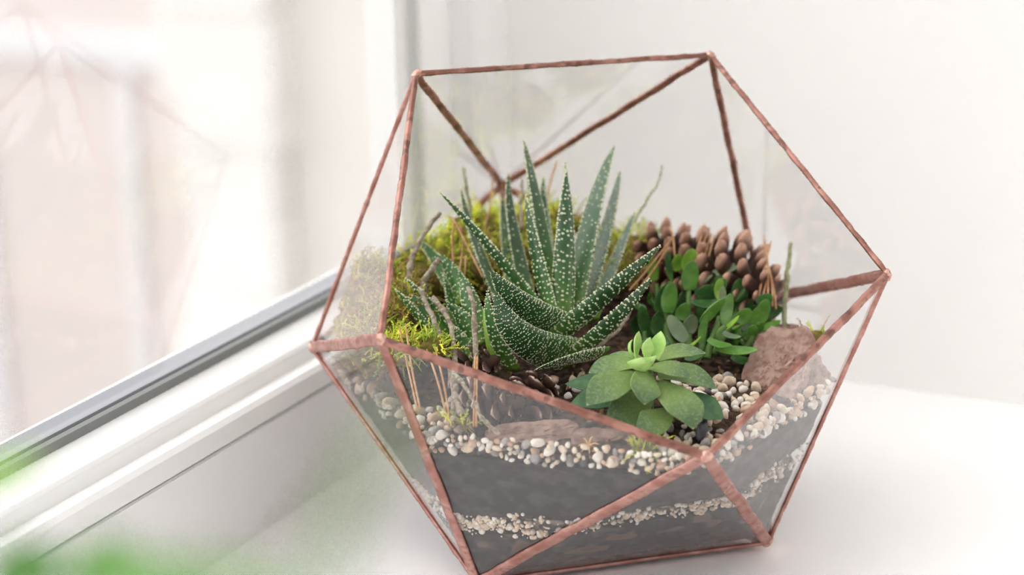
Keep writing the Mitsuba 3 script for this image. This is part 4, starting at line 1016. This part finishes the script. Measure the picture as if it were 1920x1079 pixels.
    ((0.03992, 0.00257, 0.07456), (0.03699, 0.00233, 0.08281), 0.0057, 'b', 0.0012, (0.05, -0.85, 0.5)),
    ((0.02657, 0.01228, 0.06917), (0.02888, 0.00876, 0.07573), 0.0055, 'b', 0.0012, (0, -0.35, 0.93)),
    ((0.05115, -0.00053, 0.07104), (0.04908, -0.00151, 0.07783), 0.0050, 'b', 0.0012, (0.05, -0.85, 0.5)),
    ((0.05553, -0.00634, 0.07261), (0.05732, -0.00923, 0.08059), 0.0060, 'a', 0.0012, (0, -0.35, 0.93)),
    ((0.05109, -0.00011, 0.09058), (0.05409, -0.00334, 0.09868), 0.0052, 'b', 0.0012, (0, -0.35, 0.93)),
    ((0.06623, -0.00667, 0.08738), (0.07045, -0.01025, 0.09221), 0.0050, 'b', 0.0012, (0.05, -0.85, 0.5)),
    ((0.05585, -0.00489, 0.07503), (0.04825, -0.00563, 0.08065), 0.0048, 'b', 0.0012, (0, -0.35, 0.93)),
    ((0.05138, 0.00519, 0.06913), (0.05128, 0.00292, 0.07725), 0.0058, 'b', 0.0012, (0, -0.35, 0.93)),
    ((0.03342, 0.00851, 0.06985), (0.03315, 0.00751, 0.07834), 0.0056, 'b', 0.0012, (0.05, -0.85, 0.5)),
    ((0.02705, 0.0081, 0.07168), (0.02202, 0.00725, 0.07945), 0.0048, 'b', 0.0012, (0, -0.35, 0.93)),
    ((0.02797, 0.0059, 0.07375), (0.02374, 0.00552, 0.08036), 0.0058, 'b', 0.0012, (0.05, -0.85, 0.5)),
    ((0.04503, -0.00028, 0.07043), (0.04979, -0.00432, 0.07774), 0.0056, 'b', 0.0012, (0, -0.35, 0.93)),
]):
    base, tip = np.array(base), np.array(tip)
    mid = (base + tip) / 2 + np.array(hint, float) * -lift
    v, f, uv, fr = leaf(bez(base, mid, tip, 18), W * 1.22, np.array(hint, float), OVAL, 0.36, 0.14, 0.2, 16, 0.12)
    put(ova + '__leaf', (v, f), 'm_oval_' + mat, True, uv=uv)

# a curled bit of straw on the bark, its legs spread
c = np.array((-0.02989, -0.07847, 0.06826))
st = []
for k in range(7):
    a = k * 0.9 + 0.3
    d = RT * math.cos(a) + UP * math.sin(a) + FR * 0.3 * math.sin(3 * a)
    st.append(tube(curve([c, c + d * 0.0022 + UP * 0.0004, c + d * 0.0040 - UP * 0.0005], 6), [0.0004, 0.0004, 0.00035, 0.0003, 0.00025, 0.0001], 5))
put('dried_rootlet', join(st), 'm_straw', True, label='tiny yellowish spidery rootlet on the ragged bark flake', cat='rootlet')

# ------------------------------------------------------------------ a climbing plant in the foreground, close to the lens
pl = thing('climbing_plant', 'blurred green leafy plant close to the lens at the lower left', 'plant')
HEART = lambda s: np.clip(np.sin(np.clip(s * 0.9 + 0.1, 0, 1) * np.pi), 0, 1) ** 0.55 * (1 - 0.35 * s) * np.where(s > 0.85, np.clip((1.02 - s) / 0.17, 0, 1) ** 0.5, 1) + 0.004
root = np.array([-0.30, -0.44, 0.05])
for base, mid, tip, W, mat, hint in [
    ((-0.24408, -0.49639, 0.229), (-0.24375, -0.49516, 0.2331), (-0.24347, -0.49392, 0.23719), 0.014, 'm_climber', (0.0, -0.8, 0.5)),
    ((-0.25463, -0.49303, 0.22926), (-0.2545, -0.49174, 0.23336), (-0.25427, -0.49059, 0.23711), 0.013, 'm_climber', (0.1, -0.8, 0.5)),
    ((-0.23763, -0.53681, 0.24574), (-0.24505, -0.53377, 0.24799), (-0.25256, -0.53094, 0.24954), 0.008, 'm_climber', (0, -0.6, 0.7)),
    ((-0.23171, -0.55805, 0.2535), (-0.23744, -0.55552, 0.25582), (-0.24324, -0.55314, 0.2576), 0.005, 'm_climber', (0, -0.6, 0.7)),
    ((-0.26161, -0.45739, 0.23105), (-0.2549, -0.45855, 0.23389), (-0.24782, -0.45982, 0.23673), 0.005, 'm_climber_reflection', (0, -0.7, 0.6)),  # added blade standing in for the green reflection in the window
    ((-0.2325, -0.59302, 0.28007), (-0.23032, -0.59267, 0.28321), (-0.22728, -0.59275, 0.28588), 0.003, 'm_climber', (0.3, -0.8, 0.5)),
]:
    base = np.array(base)
    v, f, uv, fr = leaf(bez(base, mid, tip, 22), W, np.array(hint, float), HEART, 0.05, 0.03, 0, 16, 0.10)
    lk = put(pl + '__leaf', (v, f), mat, True, uv=uv)
    put(lk + '__stalk', tube(curve([root + R.normal(size=3) * [0.004, 0.004, 0], (root + base) / 2 + [0.0, -0.01, 0.03], base], 14), 0.0007, 6), 'm_green_stem', True)
for pts in [
    [(-0.23468, -0.58772, 0.26056), (-0.23352, -0.59026, 0.27074), (-0.23254, -0.59166, 0.27748), (-0.23161, -0.59271, 0.28188)],
]:
    put(pl + '__stem', tube(curve(pts, 20), np.linspace(0.0013, 0.0007, 20), 7), 'm_climber', True)
prof = [(0, 0), (0.034, 0), (0.042, 0.06), (0.044, 0.06), (0.044, 0.068), (0.039, 0.068), (0.037, 0.055), (0, 0.055)]
pot = trimesh.creation.revolve(prof, sections=40)
pot.apply_translation([root[0], root[1], 0])
put('plant_pot', pot, 'm_pot', 40, label='white pot on the sill that holds the climbing plant', cat='pot')
